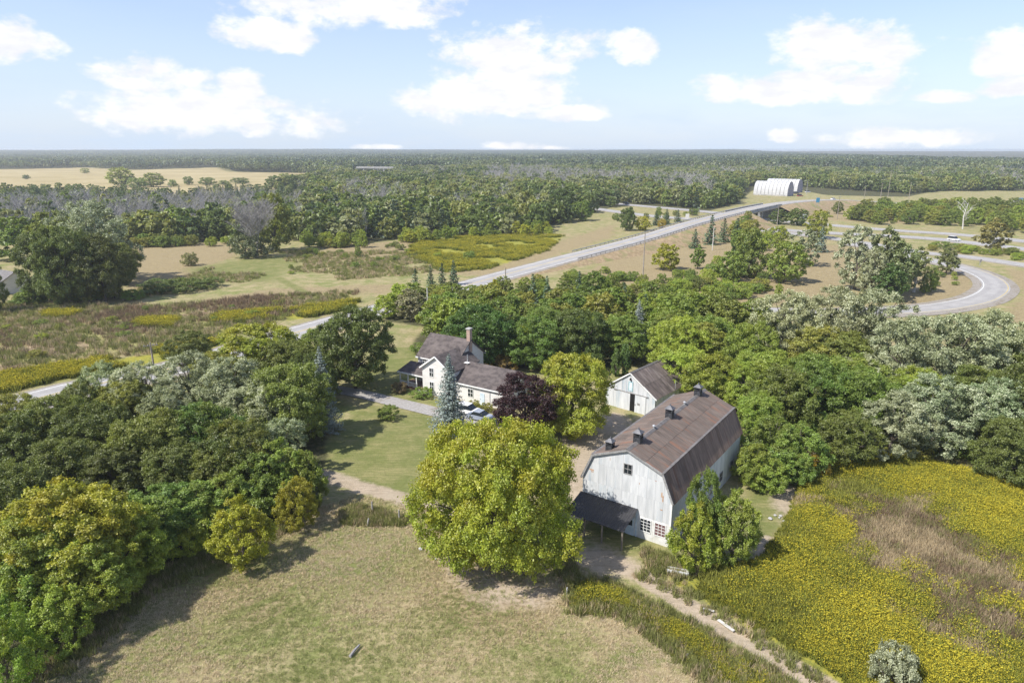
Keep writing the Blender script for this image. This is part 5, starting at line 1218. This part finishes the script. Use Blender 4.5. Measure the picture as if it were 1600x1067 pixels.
for k in range(len(X)):
    x, y = X[k], Y[k]; u = rnd.random(); isb = (belt[k] and u < .8) or (grey[k] and u < .55) or u < .02+.5*(stand[k] > 1.05)
    d = math.hypot(x, y); edge_green = d < 400 and rnd.random() < .0
    if isb and budget_bare > 0:
        budget_bare -= 1
        plant('bare', x, y, rnd.uniform(11, 15), rnd.uniform(5.5, 7.5), GY, 'bare grey dead tree in the belt beyond the fields', 'bare grey trees beyond the fields')
    elif not isb and budget_leaf > 0:
        budget_leaf -= 1; t_ = rnd.choice(FT); h = rnd.uniform(8, 14)
        plant('mid_silver' if t_[0] > .09 else 'mid', x, y, h, rnd.uniform(.75, 1.0)*h, t_, 'leafy tree at the near edge of the far forest', 'trees at the near edge of the far forest')
    else: far.append((x, y, isb))
# protos of the far trees, kept out of the scene and only instanced by the forest
FARC = bpy.data.collections.new('forest_kinds'); proto = []
def far_proto(me, tint, recolour=True):      # instances take their colour from the material, so each kind has its own
    if recolour: me = me.copy(); me.materials[0] = leaf_mat('far_leaf', tint=(tint[0]*1.25, tint[1]*1.22, tint[2]*1.15, tint[3]))
    o = bpy.data.objects.new('forest_kind_%02d' % len(proto), me); FARC.objects.link(o); proto.append(o)
cr_ = [crown('far_crown', 100+i, 12, 4.6, .2, 26, 620, 1.9, (.2, .36), irregular=.25)[0] for i in range(3)]
for i, t_ in enumerate(FT[:6]): far_proto(cr_[i % 3], t_)
sp_ = spruce('far_spruce', 110, 13, 2.8, 9, 6, 4, 1.7)[0]; far_proto(sp_, (.055, .088, .048, 0))
far_proto(PROTO['bare'][0][0][0], GY, False); far_proto(PROTO['bare'][1][0][0], GY, False)
def patch(seed, n, mat=M_LEAF):          # forty metres of unbroken canopy
    r = np.random.default_rng(seed); m = 34; c = np.column_stack([r.uniform(-24, 24, m), r.uniform(-24, 24, m), r.uniform(7, 12.5, m)]); i = r.integers(0, m, n)
    d = unit(r.normal(size=(n, 3))+np.array([0, 0, .3])); p = c[i]+d*np.array([4.4, 4.4, 4.2])*(.6+.45*r.random(n))[:, None]; p[:, 2] = np.maximum(p[:, 2], .5)
    V, Q = cards(r, p, unit(d+r.normal(size=(n, 3))*.4), np.full(n, 3.4)); ct = r.random(m)
    return mesh_np('canopy_patch', V, Q, mat, {'tone': ('FACE', np.clip(ct[i]*.7+.4*r.random(n)-.05, 0, 1)), 'turn': ('FACE', ct[i]*.5)})
pm = [patch(120+i, 1100) for i in range(2)]
for i, t_ in enumerate(((.085, .118, .046, .1), (.075, .106, .052, .05), (.112, .138, .058, .1), (.068, .10, .056, 0))): far_proto(pm[i % 2], t_)

def scatter_object(name, pts, scl, rot, idx, coll, label, join=None):
    me = bpy.data.meshes.new(name); pts = np.asarray(pts, np.float32); me.vertices.add(len(pts)); me.vertices.foreach_set('co', pts.ravel())
    for n, ty, arr in (('scl', 'FLOAT', scl), ('rot', 'FLOAT', rot), ('idx', 'INT', idx)):
        a = me.attributes.new(n, ty, 'POINT'); a.data.foreach_set('value', np.asarray(arr, np.int32 if ty == 'INT' else np.float32))
    o = link(name, me); props(o, label, None, None, 'stuff')
    ng = bpy.data.node_groups.new(name, 'GeometryNodeTree'); ng.interface.new_socket('Geometry', in_out='INPUT', socket_type='NodeSocketGeometry'); ng.interface.new_socket('Geometry', in_out='OUTPUT', socket_type='NodeSocketGeometry')
    N = ng.nodes.new; gi = N('NodeGroupInput'); go = N('NodeGroupOutput'); ip = N('GeometryNodeInstanceOnPoints'); ci = N('GeometryNodeCollectionInfo')
    ci.inputs['Collection'].default_value = coll; ci.inputs['Separate Children'].default_value = True; ci.inputs['Reset Children'].default_value = True
    def na(n, ty): q = N('GeometryNodeInputNamedAttribute'); q.data_type = ty; q.inputs[0].default_value = n; return [s for s in q.outputs if s.enabled and s.name == 'Attribute'][0]
    lk = ng.links.new; lk(gi.outputs[0], ip.inputs['Points']); lk(ci.outputs[0], ip.inputs['Instance']); ip.inputs['Pick Instance'].default_value = True
    lk(na('idx', 'INT'), ip.inputs['Instance Index']); cx = N('ShaderNodeCombineXYZ'); lk(na('rot', 'FLOAT'), cx.inputs[2])
    e2r = N('FunctionNodeEulerToRotation'); lk(cx.outputs[0], e2r.inputs[0]); lk(e2r.outputs[0], ip.inputs['Rotation']); lk(na('scl', 'FLOAT'), ip.inputs['Scale']); lk(ip.outputs[0], go.inputs[0])
    md = o.modifiers.new('scatter', 'NODES'); md.node_group = ng; return o
r = np.random.default_rng(4); P, S, I = [], [], []
LOWB = poly_px([(-300, 332), (480, 332), (500, 296), (-300, 296)]); FX = np.array([q[0] for q in far]); FY = np.array([q[1] for q in far]); inlow = inside_sd(FX, FY, LOWB) > 0
for (x, y, isb), lowb in zip(far, inlow):
    if lowb and r.random() < .55: continue
    P.append((x, y, -.1)); S.append(r.uniform(.62, 1.28)*(.6 if lowb else 1)); u = r.random()
    sv = math.sin(x*.011+2)*math.cos(y*.009+1)+.5*math.sin(x*.03+y*.02)
    I.append(int(7+r.integers(0, 2)) if isb else (6 if u < (.5 if sv < -.8 else .08) else (int(3+r.integers(0, 3)) if sv > .35 and u < .8 else int(r.integers(0, 6)))))
PX, PY = ring(1300, 8600, 30, 8); k = keep_apart(PX, PY, 34); PX, PY = PX[k], PY[k]; q = (inside_sd(PX, PY, FP) > -50) & (inside_sd(PX, PY, STRAW) < -6); PX, PY = PX[q], PY[q]
# patches of canopy: higher ground swells lift the tree line a little here and there
for x, y in zip(PX, PY):
    P.append((x, y, -.5+far_rise(math.hypot(x, y))*(.86+.14*math.sin(x*.0013+1)*math.cos(y*.0004)+.07*math.sin(x*.006)))); S.append(r.uniform(.85, 1.25)+max(0, math.sin(x*.0011+1)*math.sin(y*.0007))*.25); I.append(int(9+r.integers(0, 4)))
scatter_object('forest', P, S, r.random(len(P))*6.28, I, FARC, 'unbroken mixed forest stretching to the horizon')
# hedgerow bushes across the straw fields
for px, base, w, hh in [(41, 279, 10, 6), (133, 270, 14, 7), (190, 290, 40, 30), (240, 291, 34, 22), (270, 291, 14, 10), (295, 288, 16, 12), (325, 288, 26, 11), (375, 286, 30, 8), (426, 283, 14, 8), (446, 282, 22, 11), (470, 282, 16, 9), (215, 292, 30, 14), (350, 288, 16, 6)]:
    by_base('mid' if hh > 15 else 'bush', px, base+1, base-hh, w, rnd.choice(FT[:5]), 'hedgerow tree on the line between the straw fields', 'hedgerow trees across the straw fields')

# ------------------------------------------------------------------ ground vegetation that nobody could count
def in_zone(poly, n, seed, ragged=0):
    P = poly_px(poly); r = np.random.default_rng(seed); lo, hi = P.min(0), P.max(0); X = r.uniform(lo[0], hi[0], n); Y = r.uniform(lo[1], hi[1], n); s = inside_sd(X, Y, P); k = s > -ragged*r.random(n)
    return X[k], Y[k]
def bladeset(seed, n, h, w, spread_, mat, lean=.35, plume=0, psize=.12):
    r = np.random.default_rng(seed); V = []; Q = []; T = []; U = []
    for i in range(n):
        a = r.random()*6.28; rad = spread_*math.sqrt(r.random()); p = np.array([math.cos(a)*rad, math.sin(a)*rad, -.03]); l = h*r.uniform(.65, 1.1); dr = r.normal(size=2)*lean*l; t = np.array([dr[0], dr[1], l]); b = r.random()*3.14; s = np.array([math.cos(b), math.sin(b), 0])*w/2
        k = len(V); V += [p-s, p+s, p+t*.6+s*.8-np.array([0, 0, .02]), p+t]; Q.append((k, k+1, k+2, k+3)); T.append(r.random()); U.append(0)
        for j in range(plume):
            c = p+t*(.82+.2*r.random())+np.append(r.normal(size=2)*.07, 0); n1 = unit(r.normal(size=3)+np.array([0, 0, 1.0])); t1 = unit(np.cross(n1, r.normal(size=3))); b1 = np.cross(n1, t1); q = psize*r.uniform(.7, 1.3); k = len(V)
            V += [c-t1*q, c-b1*q*.6, c+t1*q, c+b1*q*.6]; Q.append((k, k+1, k+2, k+3)); T.append(r.random()); U.append(1)
    return mesh_np('tuft', V, Q, mat, {'tone': ('FACE', T), 'turn': ('FACE', U)})
def veg_mat(name, flower, tint):
    m, t, out = new_mat(name); oi = t.node('ShaderNodeObjectInfo'); c = t.mix(1.0, tint[:3], t.math('ADD', t.math('MULTIPLY', t.attr('tone'), .7), t.math('ADD', .45, t.math('MULTIPLY', oi.outputs['Random'], .4))), 'MULTIPLY')
    fl = t.mix(t.attr('tone'), flower, tuple(min(1, q*1.25) for q in flower)); c = t.mix(t.attr('turn'), c, fl)
    d = t.node('ShaderNodeBsdfDiffuse'); t.lk(c, d.inputs[0]); tr = t.node('ShaderNodeBsdfTranslucent'); t.lk(c, tr.inputs[0]); mx = t.node('ShaderNodeMixShader'); mx.inputs[0].default_value = .25; t.lk(d.outputs[0], mx.inputs[1]); t.lk(tr.outputs[0], mx.inputs[2]); t.lk(mx.outputs[0], out.inputs[0]); return m
def coll(name, items):
    c = bpy.data.collections.new(name)
    for i, (me, tint) in enumerate(items): me = me.copy(); me.materials.append(veg_mat(name+'_plant', (.45, .385, .042), tint)); c.objects.link(bpy.data.objects.new('%s_kind_%02d' % (name, i), me))
    return c
gp = [bladeset(200+i, 44, 1.1, .13, .66, None, .40, (2, 1, 1)[i], (.075, .065, .045)[i]) for i in range(3)]+[bladeset(205, 44, .95, .14, .66, None, .45, 0, .1)]
GC = coll('goldenrod', [(gp[0], (.225, .235, .045, 1)), (gp[1], (.215, .235, .045, 1)), (gp[2], (.20, .225, .044, 1)), (gp[3], (.235, .24, .055, 1))])
wp = [bladeset(210+i, 34, 1.0, .07, .5, None, .3) for i in range(2)]
WC = coll('weed', [(wp[0], (.25, .18, .115, 1)), (wp[1], (.46, .37, .23, 1)), (wp[0], (.205, .155, .10, 1)), (wp[1], (.24, .25, .085, 1))])
tp = [bladeset(220+i, 16, .20, .035, .28, None, .5) for i in range(2)]
TC = coll('tuft', [(tp[0], (.30, .33, .12, 1)), (tp[1], (.52, .43, .28, 1)), (tp[0], (.60, .50, .34, 1)), (tp[1], (.38, .37, .17, 1))])
brown = poly_px(ZONES['weed'][1][1]); r = np.random.default_rng(77)
def wav(x, y, s, o=0): return np.sin(x*s+o)*np.cos(y*s*1.13+o*2)+.6*np.sin(x*s*2.3+y*s*1.7+o)+.4*np.cos(y*s*3.9-x*s*2.9+o)
X, Y = [], []
for z, n in ((6, 42000), (7, 12000)):
    a, b = in_zone(ZONES['gold'][z][1], n, z, .6); X.append(a); Y.append(b)
X = np.concatenate(X); Y = np.concatenate(Y); lane = line_sd(X, Y, np.array([G(*p) for p in TRACKS['dirt'][1][2]]), 1.25); lane_n = -lane; k = (np.hypot(X, Y) < 150) & (lane_n > np.abs(wav(X, Y, .9, 2))*.9+.5*r.random(len(X))) & ~((inside_sd(X, Y, poly_px(ZONES['gold'][7][1])) > -1) & (r.random(len(X)) > .62/(1+np.exp(-2.0*wav(X, Y, .45, 6)-.4)))); X, Y, lane_k = X[k], Y[k], lane_n[k]
sdb = inside_sd(X, Y, brown)+wav(X, Y, .35)*2.0+r.normal(size=len(X))*1.3+.6; w = wav(X, Y, .16, 1); tr_x, tr_y = G(1059, 895); clear_ = np.hypot((X-tr_x)*.8, Y-tr_y+.9) > 1.9; X, Y, sdb, w, lane_k = X[clear_], Y[clear_], sdb[clear_], w[clear_], lane_k[clear_]; gold_pts = sdb < .0
q_ = w+r.normal(size=len(X))*.5-np.where(inside_sd(X, Y, poly_px(ZONES['gold'][7][1])) > -1, 1.15, 0); gi = np.where(q_ > 1.0, 0, np.where(q_ > .1, 1, np.where(q_ > -.75, 2, 3)))
def flat(x, y): return np.full(len(x), -.12)
scatter_object('goldenrod', np.column_stack([X, Y, flat(X, Y)])[gold_pts], (r.uniform(.55, 1.15, len(X))*(1+.2*wav(X, Y, .5, 3)*.5)*np.where(inside_sd(X, Y, poly_px(ZONES['gold'][7][1])) > -1, .75, 1)*np.clip(.42+.4*np.maximum(inside_sd(X, Y, poly_px(ZONES['gold'][6][1])), inside_sd(X, Y, poly_px(ZONES['gold'][7][1]))), .38, 1)*np.clip(.4+.3*lane_k, .4, 1))[gold_pts], (r.random(len(X))*6.28)[gold_pts], gi[gold_pts], GC, 'flowering yellow goldenrod covering the field right of the barn')
b_ = (~gold_pts) & (r.random(len(X)) < .9)
scatter_object('weeds', np.column_stack([X, Y, flat(X, Y)])[b_], r.uniform(.6, 1.15, b_.sum()), r.random(b_.sum())*6.28, np.where(wav(X, Y, .3, 2)[b_]+r.normal(size=b_.sum())*.5 > .1, 1, r.choice([0, 2, 3], b_.sum())), WC, 'brown dried weeds in the middle of the goldenrod field')
# meadow grass
X, Y = in_zone([(-60, 1130), (330, 860), (470, 800), (560, 770), (660, 790), (900, 880), (1000, 920), (1250, 1130)], 42000, 21); k = (inside_sd(X, Y, poly_px(WOOD_LEFT)) < 0) & ((inside_sd(X, Y, poly_px(ZONES['dirt'][1][1])) < 0) | (r.random(len(X)) < .3)); X, Y = X[k], Y[k]
w = wav(X, Y, .13, 3)*.9+.4*r.normal(size=len(X)); i = np.where(w > .6, 0, np.where(w > 0, 3, np.where(w > -.7, 1, 2)))
scatter_object('meadow_grass', np.column_stack([X, Y, flat(X, Y)]), r.uniform(.4, 1.0, len(X)), r.random(len(X))*6.28, i, TC, 'short mown grass and straw of the foreground meadow')
# rougher growth along edges: barn foot, track sides, fence corner
X, Y = [], []
for pl, n in (([(1000, 856), (1040, 868), (1120, 890), (1060, 905), (1010, 885)], 500), ([(530, 800), (560, 790), (640, 810), (620, 820), (540, 815)], 800), ([(40, 1060), (250, 890), (340, 850), (440, 815), (500, 785), (490, 800), (350, 880), (250, 920), (100, 1050)], 3500), ([(1290, 700), (1600, 735), (1600, 760), (1400, 720), (1290, 712)], 2500), ([(880, 845), (900, 890), (890, 910), (870, 880)], 300), ([(885, 900), (960, 910), (1050, 955), (1150, 1010), (1270, 1085), (1130, 1095), (1045, 1015), (975, 965), (885, 955)], 2600), ([(1000, 890), (1060, 905), (1180, 985), (1310, 1075), (1290, 1075), (1170, 995), (1050, 925), (990, 897)], 700)):
    a, b = in_zone(pl, n, n, .5); X.append(a); Y.append(b)
X = np.concatenate(X); Y = np.concatenate(Y)
scatter_object('tall_weeds', np.column_stack([X, Y, flat(X, Y)]), r.uniform(.35, .9, len(X)), r.random(len(X))*6.28, r.choice([1, 3, 3, 3], len(X)), WC, 'rough tall weeds along the wood edge and barn foot')
# far meadow goldenrod and weeds in the fields beyond the road
X, Y, I = [], [], []
for z, n in ((0, 7000), (1, 6000), (2, 400), (3, 300), (4, 600), (5, 600)):
    if n:
        a, b = in_zone(ZONES['gold'][z][1], n, 50+z, 1.5); kk = np.hypot(a, b) < 330; a, b = a[kk], b[kk]; X.append(a); Y.append(b)
X = np.concatenate(X); Y = np.concatenate(Y); cr = np.min(np.hypot(X[:, None]-COUNTRY[None, :, 0], Y[:, None]-COUNTRY[None, :, 1]), 1); k = (cr > 8) & (wav(X, Y, .12, 5) > -.5); X, Y = X[k], Y[k]
scatter_object('goldenrod_patches', np.column_stack([X, Y, flat(X, Y)]), r.uniform(.8, 1.5, len(X)), r.random(len(X))*6.28, r.integers(0, 3, len(X)), GC, 'yellow goldenrod patches in the meadow beyond the country road')
X, Y = in_zone(ZONES['weed'][0][1], 9000, 60, 2); cr = np.min(np.hypot(X[:, None]-COUNTRY[None, :, 0], Y[:, None]-COUNTRY[None, :, 1]), 1); k = (cr > 8) & (np.hypot(X, Y) < 300); X, Y = X[k], Y[k]
scatter_object('field_weeds', np.column_stack([X, Y, flat(X, Y)]), r.uniform(.7, 1.5, len(X)), r.random(len(X))*6.28, np.where(wav(X, Y, .07, 4)+.5*r.normal(size=len(X)) > .35, r.choice([0, 2], len(X)), r.choice([1, 3, 3], len(X))), WC, 'russet weeds in the field beyond the country road')
X, Y = in_zone([(200, 470), (330, 440), (470, 440), (640, 430), (700, 425), (640, 395), (520, 390), (400, 395), (300, 430), (190, 460)], 7000, 61, 2); k = wav(X, Y, .05, 7) > -.1; X, Y = X[k], Y[k]
scatter_object('meadow_weeds', np.column_stack([X, Y, flat(X, Y)]), r.uniform(.5, 1.4, len(X)), r.random(len(X))*6.28, r.choice([1, 3, 3], len(X)), WC, 'straw and green weeds in the meadow beyond the road')

# shrubs that stand in the open are told apart by size and by their order from the left
ORD = ['first', 'second', 'third', 'fourth', 'fifth', 'sixth', 'seventh', 'eighth', 'ninth', 'tenth', 'eleventh', 'twelfth', 'thirteenth']
for g_ in ('hedgerow trees across the straw fields', 'scattered bushes in the meadow', 'bushes inside the ramp bend', 'shrubs in the russet field', 'shrubs above the far carriageway', 'bushes left of the overpass', 'low bushes above the roadside wood', 'bushes in front of the bare trees'):
    M_ = [o for o in sc.objects if o.get('group') == g_]; M_.sort(key=lambda o: o.location.x/depth(o.location.x, o.location.y))
    for s_, part_ in (('lower', sorted(M_, key=lambda o: o.scale.z)[:len(M_)//2]), ('taller', sorted(M_, key=lambda o: o.scale.z)[len(M_)//2:])):
        part_.sort(key=lambda o: o.location.x/depth(o.location.x, o.location.y))
        for i_, o in enumerate(part_):
            if i_ < len(ORD): o['label'] = '%s %s one from the left, %s' % (ORD[i_], s_, o['label'])

# ------------------------------------------------------------------ the air between here and the horizon
if HAZE_DENSITY > 0:
    hm = MB().box(-7600, 7600, -400, 9200, -1.3, 41.2).mesh('haze', None); m, t, out = new_mat('haze'); pv = t.node('ShaderNodeVolumePrincipled')
    pv.inputs['Color'].default_value = (.86, .91, 1, 1); pv.inputs['Density'].default_value = HAZE_DENSITY; pv.inputs['Anisotropy'].default_value = .2; t.lk(pv.outputs[0], out.inputs['Volume'])
    hm.materials.append(m); props(link('haze', hm), 'thin pale summer haze', None, None, 'stuff')
